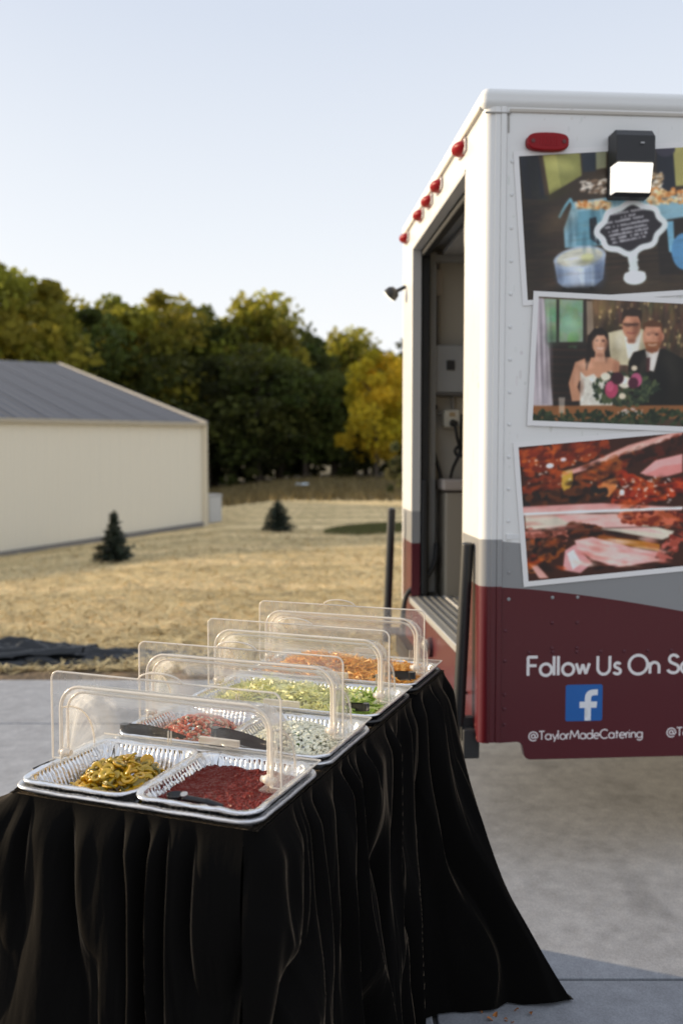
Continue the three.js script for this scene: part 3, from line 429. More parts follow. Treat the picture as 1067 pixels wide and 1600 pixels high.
const ribPrint = printCanvas(0.127, 1.798, 0.088, 0.9, 0.59, 1024, 672, 790, 440, 0.3126, ({ ctx, W, H, poly, blob, curve, soft }) => {
  ctx.fillStyle = '#3a1d12'; ctx.fillRect(0, 0, W, H);
  const glaze = (x0, y0, x1, y1, n, cols, a = 0) => { for (let i = 0; i < n; i++) { const f = rnd(); blob(cols[Math.floor(rnd() * cols.length)], lerp(x0, x1, f) + rr(-10, 10), lerp(y0, y1, f) + rr(-1, 1) * 34, rr(8, 34), rr(5, 18), a + rr(-0.4, 0.4)); } };
  const br = ['#7a2a12', '#8f3a16', '#5a1f10', '#a3481c', '#6b2410', '#b3561f'];
  glaze(60, 880, 520, 790, 180, br, -0.2); glaze(110, 930, 480, 830, 160, br, -0.2); glaze(100, 1040, 280, 980, 130, ['#6b2812', '#7b3016', '#8a3a1c', '#54200f'], 0.2);
  poly('#e2a79a', 300, 950, 420, 905, 620, 820, 900, 745, 900, 790, 700, 845, 480, 925, 330, 960); poly('#f1c7b6', 420, 908, 700, 810, 700, 822, 440, 922); poly('#caa245', 285, 945, 335, 935, 340, 1010, 300, 1060, 280, 1020);
  glaze(360, 1010, 640, 880, 170, ['#6e3a1c', '#5c2c16', '#8a4c24', '#7b3e1e'], -0.3); glaze(600, 900, 900, 810, 110, ['#2a130c', '#3a1a10', '#521f12'], -0.3);
  poly('#e8a9a3', 680, 965, 760, 900, 900, 870, 900, 960, 780, 990); poly('#d98d86', 700, 975, 800, 930, 900, 920, 900, 965, 800, 990); poly('#d7864d', 440, 1040, 500, 1000, 580, 960, 560, 1040, 520, 1085, 450, 1080);
  glaze(560, 1100, 900, 1030, 330, ['#7a1f10', '#93280f', '#a8361a', '#64190e', '#b8431c', '#531509'], 0.25); glaze(580, 990, 800, 1080, 120, ['#a5330f', '#8b2710', '#c0501f'], 0.4);
  glaze(90, 1085, 500, 1070, 100, ['#2a1810', '#3d2214', '#1f1a18', '#5a3018']);
  poly('#e3a7a0', 80, 1120, 480, 1112, 900, 1145, 900, 1160, 80, 1160); poly('#d6cbb8', 95, 1165, 330, 1165, 560, 1170, 640, 1205, 830, 1260, 900, 1275, 800, 1310, 500, 1250, 330, 1225, 100, 1240); poly('#ecb9b0', 240, 1165, 560, 1172, 700, 1240, 820, 1280, 600, 1250, 330, 1215); glaze(600, 1175, 900, 1215, 130, ['#7a2a14', '#a8502c', '#c86a4c', '#5a1c10'], 0.2);
  glaze(100, 1275, 320, 1265, 60, ['#8a4a3a', '#5a2c1c', '#c07a6a']); glaze(320, 1240, 480, 1270, 80, ['#4a2212', '#6b3418', '#2c150d']); poly('#b87424', 540, 1290, 680, 1310, 800, 1335, 780, 1368, 660, 1345, 560, 1320); poly('#8a4c1c', 460, 1270, 560, 1288, 560, 1320, 470, 1300);
  poly('#efb5ae', 350, 1300, 440, 1285, 560, 1320, 690, 1358, 780, 1372, 790, 1420, 560, 1445, 430, 1395, 360, 1340); poly('#f5cbc2', 400, 1310, 560, 1340, 640, 1390, 540, 1410, 430, 1370); poly('#e0a2a0', 300, 1350, 350, 1320, 440, 1420, 380, 1470, 290, 1450); poly('#f2e6e2', 310, 1365, 345, 1345, 385, 1420, 340, 1450);
  glaze(120, 1420, 280, 1310, 170, ['#6b3418', '#8a4a1c', '#3a1a0e', '#a5622a', '#2c150d']); glaze(100, 1330, 240, 1320, 60, ['#1f1410', '#3a2218', '#6a4430']); poly('#e0a99c', 120, 1415, 160, 1420, 220, 1490, 170, 1490); glaze(790, 1400, 900, 1290, 70, ['#7a2a1c', '#a34a38', '#3a1a10', '#c0685a']);
  for (let i = 0; i < 60; i++) soft(['255,214,200', '196,112,98', '250,226,214'][i % 3], 0.5, rr(380, 800), rr(1300, 1440), rr(20, 90), rr(6, 20), 0.25); for (let i = 0; i < 40; i++) soft(['250,214,200', '190,110,96'][i % 2], 0.45, rr(90, 640), rr(1120, 1240), rr(30, 100), rr(5, 14), 0.06); for (let i = 0; i < 30; i++) { const f = rnd(); soft(['255,216,200', '176,96,80'][i % 2], 0.5, lerp(310, 880, f), lerp(950, 770, f), rr(20, 70), rr(5, 14), -0.33); }
  for (let i = 0; i < 90; i++) { const z = [[80, 500, 800, 1040], [560, 900, 1000, 1140], [110, 290, 1290, 1460], [380, 640, 900, 1020]][i % 4]; soft(['214,96,28', '30,8,4', '150,52,18', '10,4,2'][i % 4 ^ (i >> 3) % 4], 0.6, rr(z[0], z[1]), rr(z[2], z[3]), rr(14, 56), rr(8, 26), rr(-0.5, 0.5)); }
  for (let i = 0; i < 16; i++) soft('8,4,3', 0.7, rr(90, 900), [1085, 1275, 1010, 1450][i % 4] + rr(-10, 10), rr(30, 80), rr(6, 16), rr(-0.1, 0.3));
  for (let i = 0; i < 70; i++) { const z = [[110, 480, 860, 1010], [560, 880, 985, 1130], [560, 860, 990, 1060]][i % 3]; blob('rgba(245,235,230,0.75)', rr(z[0], z[1]), rr(z[2], z[3]), rr(2, 11), rr(2, 6), rr(-0.5, 0.9)); } blob('#f3f0ee', 222, 915, 20, 13); blob('#e8e2de', 590, 1060, 14, 16); blob('#f0dada', 290, 885, 16, 10);
  curve('#f4f1ee', 13, 60, 1158, 480, 1155, 900, 1148); curve('#5a4038', 5, 60, 1245, 480, 1242, 900, 1240);
});
{
  const t = thing('food_truck', 'white, grey and maroon food truck with photo prints and an open rear door', 'food truck', [0.5638, 0, -3.75], 0.07454);
  const LENU = 4.8, WID = 2.24, white = M([0.78, 0.78, 0.765], 0.38), maroon = M([0.095, 0.010, 0.02], 0.33), alu = M([0.55, 0.55, 0.54], 0.38, { metalness: 0.7 }), dark = M([0.018, 0.018, 0.018], 0.6), rubber = M([0.014, 0.014, 0.014], 0.55), inner = M([0.46, 0.43, 0.37], 0.75), greyIn = M([0.30, 0.30, 0.29], 0.6);
  const redLens = new THREE.MeshPhysicalMaterial({ color: new THREE.Color().setRGB(0.27, 0.004, 0.009), roughness: 0.42, clearcoat: 0.0, specularIntensity: 0.5, side: THREE.DoubleSide });
  const cover = (tex, u0, uw) => { const c = tex.clone(); c.wrapS = c.wrapT = THREE.ClampToEdgeWrapping; c.repeat.set(1 / uw, 1 / (SH1 - SH0)); c.offset.set(-u0 / uw, -SH0 / (SH1 - SH0)); c.needsUpdate = true; return c; };
  const paintPhys = (map, rough = 0.3) => new THREE.MeshPhysicalMaterial({ map, roughness: rough, clearcoat: 0.2, clearcoatRoughness: 0.12, side: THREE.DoubleSide });
  // side panel with its stepped lower edge
  const s1 = new THREE.Shape(); s1.moveTo(0.09, 0.565); s1.lineTo(0.155, 0.568); s1.quadraticCurveTo(0.185, 0.568, 0.188, 0.535); s1.lineTo(0.192, 0.515); s1.quadraticCurveTo(0.195, 0.493, 0.222, 0.492); s1.lineTo(BW, 0.492); s1.lineTo(BW, 3.12); s1.lineTo(0.09, 3.12); s1.closePath();
  part('side_panel', new THREE.ExtrudeGeometry(s1, { depth: 0.03, bevelEnabled: true, bevelSize: 0.003, bevelThickness: 0.003, bevelSegments: 1, curveSegments: 10 }).translate(0, 0, -0.033), paintPhys(cover(sideTex, 0, BW)), t, 'side panel with photo prints, lettering and a blue social media mark');
  const s2 = new THREE.Shape(); s2.moveTo(BW + 0.004, 0.492); s2.lineTo(LENU, 0.492); s2.lineTo(LENU, 3.12); s2.lineTo(BW + 0.004, 3.12); s2.closePath();
  part('side_panel', new THREE.ExtrudeGeometry(s2, { depth: 0.03, bevelEnabled: false }).translate(0, 0, -0.033), paintPhys(cover(canvasTex(64, 1024, (c, W, H) => { bands(c, W, H, 0.1, false); c.fillStyle = '#54111a'; c.fillRect(0, (SH1 - 1.02) / 2.8 * H, W, H); c.fillStyle = '#8f8f8f'; c.fillRect(0, (SH1 - 1.25) / 2.8 * H, W, 0.23 / 2.8 * H); }), BW, 4)), t);
  // rounded corner post and its proud strip
  const bandMat = paintPhys(bandTex, 0.32);
  part('corner_post', grid(10, 40, (a, v) => { const an = a * Math.PI / 2, r = 0.042, h = lerp(0.562, 3.125, v); return [r - Math.cos(an) * r, h, -r + Math.sin(an) * r, 0.5, (h - SH0) / (SH1 - SH0)]; }), bandMat, t);
  const strip = (u0, u1, z0, z1) => { const g = new RoundedBoxGeometry(u1 - u0, 2.555, z1 - z0, 2, 0.003).translate((u0 + u1) / 2, 0.565 + 1.2775, (z0 + z1) / 2), p = g.attributes.position, q = g.attributes.uv; for (let i = 0; i < p.count; i++) q.setXY(i, 0.5, (p.getY(i) - SH0) / (SH1 - SH0)); return g; };
  part('corner_trim', [strip(0.0415, 0.066, -0.02, 0.0035), strip(0.0662, 0.0885, -0.02, 0.0065)], bandMat, t);
  // rear panel with the door opening
  const rs = new THREE.Shape(); rs.moveTo(0.042, 0.565); rs.lineTo(WID, 0.565); rs.lineTo(WID, 3.13); rs.lineTo(0.042, 3.13); rs.closePath();
  const hole = new THREE.Path(); hole.moveTo(0.355, 0.875); hole.lineTo(0.355, 2.985); hole.lineTo(1.885, 2.985); hole.lineTo(1.885, 0.875); hole.closePath(); rs.holes.push(hole);
  part('rear_panel', new THREE.ExtrudeGeometry(rs, { depth: 0.044, bevelEnabled: true, bevelSize: 0.003, bevelThickness: 0.003, bevelSegments: 1 }).rotateY(Math.PI / 2).translate(0.003, 0, 0), Object.assign(paintPhys(cover(rearTex, 0, 2.3), 0.4), { color: new THREE.Color().setRGB(0.86, 0.86, 0.86) }), t);
  // roof, walls, floor
  part('roof', [new RoundedBoxGeometry(LENU + 0.02, 0.085, WID + 0.02, 4, 0.034).translate(LENU / 2 - 0.004, 3.153, -WID / 2)], white, t);
  part('roof_rail', [span(0.1, LENU, 3.098, 3.112, -0.005, 0.007, 0.003), span(-0.016, -0.001, 3.116, 3.130, -WID, -0.03, 0.003)], M([0.52, 0.48, 0.42], 0.6), t);
  part('corner_seam', [span(0.0, 0.105, 3.092, 3.098, -0.002, 0.0085, 0.002), span(0.094, 0.099, 3.02, 3.10, -0.002, 0.0045, 0.001)], M([0.35, 0.33, 0.30], 0.6), t);
  part('inner_wall', [span(0.05, LENU, 0.80, 3.10, -WID + 0.004, -WID + 0.09), span(0.05, LENU, 0.80, 3.10, -0.07, -0.035), span(LENU - 0.1, LENU, 0.5, 3.1, -WID + 0.1, -0.08)], inner, t);
  part('outer_wall', span(0.0, LENU, 0.5, 3.12, -WID - 0.03, -WID - 0.002), white, t);
  part('ceiling', span(0.05, LENU - 0.1, 3.03, 3.07, -WID + 0.1, -0.08), M([0.40, 0.39, 0.36], 0.8), t);
  part('floor', span(0.31, LENU - 0.1, 0.80, 0.855, -WID + 0.1, -0.08), M([0.10, 0.10, 0.10], 0.6), t);
  part('underbody', [span(0.06, LENU - 0.1, 0.60, 0.78, -WID + 0.02, -0.05)], dark, t);
  const sill = part('door_sill', span(-0.012, 0.30, 0.846, 0.884, -1.90, -0.35, 0.006), alu, t);
  for (let k = 0; k < 6; k++) part('tread_ridge', span(0.03 + k * 0.042, 0.042 + k * 0.042, 0.884, 0.890, -1.88, -0.37, 0.002), k === 4 ? M([0.6, 0.58, 0.55], 0.4) : M([0.16, 0.16, 0.155], 0.5, { metalness: 0.5 }), sill);
  part('door_frame', [span(0.0, 0.052, 1.405, 2.985, -1.8845, -1.872), span(-0.001, 0.052, 2.968, 2.984, -1.872, -0.368)], M([0.50, 0.49, 0.47], 0.5), t); part('frame_foot', span(0.0, 0.052, 1.212, 1.404, -1.8845, -1.872), M([0.27, 0.27, 0.27], 0.5), t); part('frame_foot', span(0.0, 0.052, 0.886, 1.211, -1.8845, -1.872), maroon, t); part('near_frame', span(0.0, 0.052, 0.886, 2.966, -0.368, -0.3565), M([0.45, 0.42, 0.36], 0.6), t);
  // roller door gear and far jamb
  part('door_track', [span(0.12, 0.165, 0.89, 2.98, -2.05, -1.99, 0.004), span(0.10, 2.2, 2.93, 2.97, -2.06, -2.0, 0.004), span(0.10, 2.2, 2.93, 2.97, -0.22, -0.16, 0.004)], greyIn, t);
  part('rubber_seal', [span(0.060, 0.112, 0.89, 2.96, -2.06, -1.90, 0.01), span(0.055, 0.10, 2.93, 2.99, -1.9, -0.36, 0.008), span(0.06, 0.1, 0.89, 1.6, -2.0, -1.87, 0.012)], rubber, t);
  part('roller_door', [...Array(9)].map((_, k) => span(0.2 + k * 0.23, 0.425 + k * 0.23, 2.965, 2.995, -1.98, -0.24, 0.006)), M([0.36, 0.35, 0.33], 0.6), t);
  part('pull_strap', grid(14, 8, (u, v) => { const y = lerp(2.965, 2.62, u), a = v * 6.283, r = 0.021 * Math.sin(Math.PI * clamp(u * 0.92 + 0.06)) + 0.003; return [0.085 + Math.cos(a) * r * 0.6, y, -0.72 + Math.sin(a) * r * 1.4]; }), M([0.42, 0.41, 0.40], 0.6), t);
  part('strap_end', rod([0.085, 2.63, -0.72], [0.083, 2.53, -0.72], 0.012, 0.006, 8), dark, t);
  const ep = part('electrical_panel', span(0.152, 0.50, 2.13, 2.425, -2.15, -2.02, 0.012), greyIn, t); part('latch', span(0.235, 0.285, 2.27, 2.33, -2.02, -2.008, 0.004), dark, ep); part('lower_edge', span(0.15, 0.502, 2.115, 2.128, -2.15, -2.01, 0.003), M([0.12, 0.11, 0.10], 0.6), ep);
  const ob = part('outlet_box', span(0.225, 0.335, 1.915, 2.03, -2.15, -2.05, 0.02), M([0.62, 0.58, 0.47], 0.55), t); part('plug', [rod([0.285, 1.945, -2.05], [0.285, 1.94, -1.99], 0.024, 0.02, 12)], rubber, ob); part('socket_face', span(0.262, 0.298, 1.985, 2.012, -2.052, -2.045, 0.002), M([0.42, 0.30, 0.16], 0.6), ob);
  for (const q of [rod([0.30, 2.03, -2.12], [0.30, 2.12, -2.12], 0.012), rod([0.155, 2.035, -2.12], [0.225, 2.0, -2.12], 0.01), rod([0.20, 2.43, -2.12], [0.20, 3.0, -2.12], 0.012)]) part('conduit', q, M([0.3, 0.28, 0.25], 0.6), t);
  part('junction_box', span(0.148, 0.212, 2.74, 2.895, -2.15, -2.08, 0.008), M([0.42, 0.37, 0.32], 0.7), t);
  part('knob', [new THREE.SphereGeometry(0.022, 12, 10).translate(0.17, 2.045, -2.08)], rubber, t);
  part('power_cable', [tube([[0.285, 1.935, -1.99], [0.30, 1.86, -2.0], [0.325, 1.78, -2.03], [0.315, 1.74, -2.02], [0.285, 1.66, -2.05], [0.27, 1.60, -2.05]], 0.010), tube([[0.34, 2.0, -2.04], [0.335, 1.86, -2.04], [0.34, 1.78, -2.03], [0.37, 1.7, -2.02], [0.39, 1.6, -2.04]], 0.011), tube([[0.14, 1.9, -2.08], [0.155, 1.80, -2.06], [0.19, 1.68, -2.05], [0.21, 1.60, -2.05]], 0.013), new THREE.TorusGeometry(0.03, 0.011, 6, 14).translate(0.325, 1.77, -2.03)], rubber, t);
  const cab = part('storage_bin', [span(0.205, 0.95, 0.86, 1.52, -2.14, -1.86, 0.015)], M([0.28, 0.245, 0.19], 0.75), t); part('lid', span(0.185, 0.97, 1.53, 1.60, -2.145, -1.84, 0.018), M([0.36, 0.31, 0.27], 0.7), cab);
  part('drain_hose', tube([[0.17, 1.2, -1.96], [0.15, 1.08, -1.93], [0.08, 0.98, -1.9], [-0.02, 0.90, -1.895], [-0.045, 0.80, -1.89], [-0.05, 0.66, -1.89]], 0.016, 40), rubber, t);
  // marker lights along the top of the rear
  const wedge = (L, h, d) => { const s = new THREE.Shape(); s.moveTo(-L / 2, 0); s.lineTo(-L / 2 + 0.012, d * 0.55); s.lineTo(-L * 0.2, d); s.lineTo(L * 0.2, d); s.lineTo(L / 2 - 0.012, d * 0.55); s.lineTo(L / 2, 0); s.closePath(); return new THREE.ExtrudeGeometry(s, { depth: h, bevelEnabled: true, bevelSize: 0.003, bevelThickness: 0.003, bevelSegments: 2 }); };
  for (const w of [0.40, 0.965, 1.245, 1.53, 2.08]) {
    const g = wedge(0.125, 0.036, 0.032); g.translate(0, 0, -0.018); g.rotateX(-Math.PI / 2); g.rotateY(-Math.PI / 2); g.rotateX(0);   // length along w, out along -u
    const m = part('marker_light', new RoundedBoxGeometry(0.01, 0.056, 0.15, 2, 0.004).translate(-0.007, 3.082, -w), M([0.5, 0.45, 0.45], 0.5), t); m.name = 'marker_light';
    const lens = new THREE.SphereGeometry(1, 20, 12); lens.scale(0.044, 0.029, 0.070); lens.translate(-0.01, 3.082, -w); part('lens', lens, redLens, m);
  }
  { // oval side marker
    const s = new THREE.Shape(); s.moveTo(-0.083, -0.010); s.bezierCurveTo(-0.08, -0.028, -0.055, -0.033, 0, -0.033); s.bezierCurveTo(0.055, -0.033, 0.08, -0.028, 0.083, -0.010); s.lineTo(0.083, 0.010); s.bezierCurveTo(0.08, 0.028, 0.055, 0.033, 0, 0.033); s.bezierCurveTo(-0.055, 0.033, -0.08, 0.028, -0.083, 0.010); s.closePath();
    const m = part('side_marker', new THREE.ExtrudeGeometry(s, { depth: 0.008, bevelEnabled: true, bevelSize: 0.002, bevelThickness: 0.002, bevelSegments: 2, curveSegments: 10 }).scale(1, 0.9, 1).translate(0.248, 2.98, 0.003), M([0.16, 0.005, 0.009], 0.4), t);
    part('lens', new THREE.ExtrudeGeometry(s, { depth: 0.014, bevelEnabled: true, bevelSize: 0.006, bevelThickness: 0.01, bevelSegments: 4 }).scale(0.93, 0.92, 1).translate(0.248, 2.98, 0.012), redLens, m);
    for (const x of [-0.062, 0.062]) part('screw', new THREE.CylinderGeometry(0.008, 0.008, 0.006, 12).rotateX(Math.PI / 2).translate(0.248 + x, 2.98, 0.036), M([0.12, 0.02, 0.02], 0.4), m);
    part('ribbed_lens', [...Array(7)].map((_, k) => span(0.212 + k * 0.011, 0.217 + k * 0.011, 2.962, 2.998, 0.030, 0.0375, 0.002)), redLens, m);
  }
  { // lit wall lamp over the prints
    const lm = thing('wall_floodlight', 'black lamp with a lit white lower lens mounted over the top photo print', 'lamp', [0, 0, 0]);
    lm.position.set(0.5638, 0, -3.75); lm.rotation.y = 0.07454;
    const prof = (pts, x0, x1) => { const s = new THREE.Shape(); pts.forEach((q, i) => (i ? s.lineTo(q[0], q[1]) : s.moveTo(q[0], q[1]))); s.closePath(); return new THREE.ExtrudeGeometry(s, { depth: x1 - x0, bevelEnabled: true, bevelSize: 0.007, bevelThickness: 0.007, bevelSegments: 3 }).rotateY(-Math.PI / 2).translate(x1, 0, 0); };
    // profile in (z out, h): shape x -> +z after the turn
    part('housing', prof([[0.012, 2.893], [0.012, 3.008], [0.075, 3.008], [0.098, 2.985], [0.100, 2.895]], 0.503, 0.645), M([0.022, 0.022, 0.024], 0.5), lm);
    part('back_plate', prof([[0.008, 2.772], [0.008, 2.885], [0.02, 2.885], [0.02, 2.772]], 0.502, 0.646), M([0.02, 0.02, 0.02], 0.5), lm);
    const lensM = M([0.9, 0.88, 0.82], 0.4, { emissive: new THREE.Color().setRGB(1.0, 0.94, 0.82), emissiveIntensity: 0.75 });
    part('lamp_lens', prof([[0.03, 2.784], [0.03, 2.884], [0.092, 2.880], [0.072, 2.792], [0.066, 2.784]], 0.507, 0.641), lensM, lm);
    part('trim_edge', prof([[0.022, 2.770], [0.022, 2.773], [0.076, 2.773], [0.064, 2.770]], 0.507, 0.641), M([0.02, 0.02, 0.02], 0.5), lm);
    part('maker_mark', span(0.590, 0.604, 2.955, 2.961, 0.10, 0.112), M([0.4, 0.4, 0.4], 0.5), lm);
    const a = new THREE.RectAreaLight(new THREE.Color().setRGB(1, 0.9, 0.72), 3.2, 0.15, 0.09); a.position.set(0.58, 2.83, 0.118); a.rotation.set(-0.3, Math.PI, 0, 'YXZ'); lm.add(a); a.name = 'lamp_light';
  }
  { // round lamp on an arm at the far corner
    const lm = thing('corner_spotlight', 'small black round spotlight on an arm at the far upper corner of the truck', 'lamp', [0.5638, 0, -3.75], 0.07454);
    part('arm', rod([0.0, 2.80, -2.15], [-0.075, 2.765, -2.16], 0.012), M([0.02, 0.02, 0.02], 0.5), lm);
    const head = part('housing', new THREE.LatheGeometry([[0.001, 0.055], [0.03, 0.055], [0.05, 0.035], [0.058, 0], [0.054, -0.012]].map((q) => new THREE.Vector2(...q)), 20), M([0.02, 0.02, 0.02], 0.5), lm); head.position.set(-0.095, 2.75, -2.16); head.quaternion.setFromUnitVectors(new THREE.Vector3(0, 1, 0), new THREE.Vector3(0.62, 0.66, 0.42).normalize()); head.scale.setScalar(0.82);
    const ln = part('lamp_lens', new THREE.CylinderGeometry(0.05, 0.05, 0.012, 20), M([0.9, 0.86, 0.7], 0.4, { emissive: new THREE.Color().setRGB(1, 0.93, 0.75), emissiveIntensity: 1.8 }), head); ln.position.y = -0.012;
    const a = new THREE.SpotLight(new THREE.Color().setRGB(1, 0.9, 0.7), 0.6, 8, 0.8, 0.6); a.position.set(-0.13, 2.70, -2.12); a.target.position.set(-0.6, 1.4, -1.2); a.shadow.radius = 2; lm.add(a, a.target); a.name = 'spot_light';
  }
  // prints: thin sheets on the panel
  const sheetPrint = (tex, u0, h0, ang, w, h, z, label) => { const s = new THREE.Shape(); s.moveTo(0, 0); s.lineTo(w, 0); s.lineTo(w, -h); s.lineTo(0, -h); s.closePath(); const g = new THREE.ExtrudeGeometry(s, { depth: 0.003, bevelEnabled: false }); const p = g.attributes.position, q = g.attributes.uv; for (let i = 0; i < p.count; i++) q.setXY(i, p.getX(i) / w, 1 + p.getY(i) / h); const m = part('photo_print', g, new THREE.MeshStandardMaterial({ map: tex, roughness: 0.42, side: THREE.DoubleSide }), t, label); m.position.set(u0, h0, z); m.rotation.z = ang; };
  sheetPrint(buffetPrint, 0.115, 2.947, 0.076, 0.92, 0.605, 0.002, 'topmost photo print of a buffet with a chalkboard sign');
  sheetPrint(weddingPrint, 0.203, 2.402, -0.037, 0.84, 0.536, 0.007, 'middle photo print of a bride, a groom and a man behind flowers');
  sheetPrint(ribPrint, 0.127, 1.798, 0.088, 0.9, 0.59, 0.002, 'lowest photo print of glazed sliced ribs');
  // rivets
  const rv = new THREE.SphereGeometry(0.0075, 8, 6).scale(1, 1, 0.45), rvm = M([0.085, 0.011, 0.02], 0.35), rvg = M([0.28, 0.28, 0.28], 0.4), rvw = M([0.74, 0.74, 0.73], 0.4);
  const rivet = (u, h, m) => { const r = part('rivet', rv, m, t); r.position.set(u, h, 0.001); };
  for (const h of [1.03, 0.905, 0.765, 0.705, 0.64]) rivet(0.105, h, rvm);
  for (const u of [0.30, 0.405]) { rivet(u, 1.06, rvm); rivet(u, 0.955, rvm); rivet(u, 1.165, rvg); } for (let k = 0; k < 8; k++) rivet(0.205 + k * 0.1, 0.938, rvm);
  for (const [u, h] of [[0.118, 1.27], [0.118, 1.16]]) rivet(u, h, rvg); for (let k = 0; k < 12; k++) rivet(0.112, 1.48 + k * 0.13, rvw);
  part('belt_moulding', [span(0.105, 0.127, 1.404, 1.428, -0.001, 0.007, 0.002), span(0.128, BW, 1.406, 1.426, -0.004, 0.0015, 0.001)], M([0.74, 0.74, 0.73], 0.4), t);
  // bumper, posts, tail light
  part('bumper', [span(-0.05, 0.02, 0.475, 0.60, -2.2, -0.07, 0.008)], M([0.03, 0.03, 0.03], 0.7), t);
  const tr = part('bumper_tread', [...Array(50)].map((_, k) => span(-0.056, -0.05, 0.55, 0.605, -0.11 - k * 0.04, -0.085 - k * 0.04, 0.002)), M([0.035, 0.033, 0.03], 0.6), t);
  const post = (w, u0, u1, h0, h1) => { const o = part('grab_post', rod([u1, h0, -w], [u0, h1, -w], 0.026, 0.026, 18), M([0.016, 0.016, 0.016], 0.42), t); part('post_cap', [new THREE.SphereGeometry(0.0262, 16, 8, 0, 6.3, 0, 1.57).scale(1, 0.45, 1).translate(u0, h1, -w)], M([0.03, 0.03, 0.03], 0.35), o); part('bracket', span(u1 - 0.01, 0.004, h0 + 0.05, h0 + 0.09, -w - 0.02, -w + 0.02), dark, o); };
  post(0.13, -0.026, -0.062, 0.55, 1.372); post(2.16, -0.085, -0.115, 0.55, 1.40);
  const oval = (a, b, d, x) => { const s = new THREE.Shape(); s.absellipse(0, 0, a, b, 0, 6.2832); return new THREE.ExtrudeGeometry(s, { depth: d, bevelEnabled: true, bevelSize: 0.005, bevelThickness: 0.006, bevelSegments: 3, curveSegments: 24 }).rotateY(-Math.PI / 2).translate(x, 0, 0); };
  for (const w of [0.275, 2.0]) { const b = part('tail_light', oval(0.042, 0.085, 0.012, -0.004), rubber, t); b.position.set(0, 0.715, -w); part('lens', oval(0.032, 0.072, 0.016, -0.012), redLens, b); }
  const lk = part('plate_lamp', new THREE.CylinderGeometry(0.05, 0.055, 0.02, 18).rotateZ(Math.PI / 2).translate(-0.01, 0.725, -1.14), M([0.05, 0.012, 0.014], 0.5), t); part('lens', new THREE.SphereGeometry(0.032, 16, 12).scale(0.8, 1, 1).translate(-0.03, 0.735, -1.15), M([0.6, 0.58, 0.5], 0.25), lk);
  
  for (const [u, w] of [[1.55, 0.22], [1.55, 2.02], [4.2, 0.2], [4.2, 2.02]]) { const wh = part('wheel', new THREE.TorusGeometry(0.27, 0.11, 12, 30).translate(u, 0.38, -w), rubber, t); part('rim', new THREE.CylinderGeometry(0.2, 0.2, 0.12, 20).rotateX(Math.PI / 2).translate(u, 0.38, -w), alu, wh); }
}

// ------------------------------------------------------------------ the buffet (d across the table, h up, s along it)
const TB = [-0.673, 1.872], TA = 0.3628, TN = [Math.cos(TA), -Math.sin(TA)], TT = [Math.sin(TA), Math.cos(TA)], TURN = -TA;
const T3 = (d, h, s) => [TB[0] + TN[0] * d + TT[0] * s, h, -(TB[1] + TN[1] * d + TT[1] * s)];
const RIM = 1.084, TOP = 1.058, PW = 0.548, PD = 0.308, PITCH = 0.345;
const weave = dataTex(256, (x, y) => { const v = 0.5 + 0.5 * (hash(x * 256, y * 256) - 0.5) + 0.5 * (fbm(x * 40, y * 40, 2, 40) - 0.5); return [v, v, v]; });
const clothM = new THREE.MeshPhysicalMaterial({ color: new THREE.Color().setRGB(0.0045, 0.0042, 0.004), roughness: 0.8, specularIntensity: 0.05, sheen: 0.7, sheenRoughness: 0.5, sheenColor: new THREE.Color().setRGB(0.95, 0.74, 0.52), bumpMap: weave, bumpScale: 0.0005, side: THREE.DoubleSide });
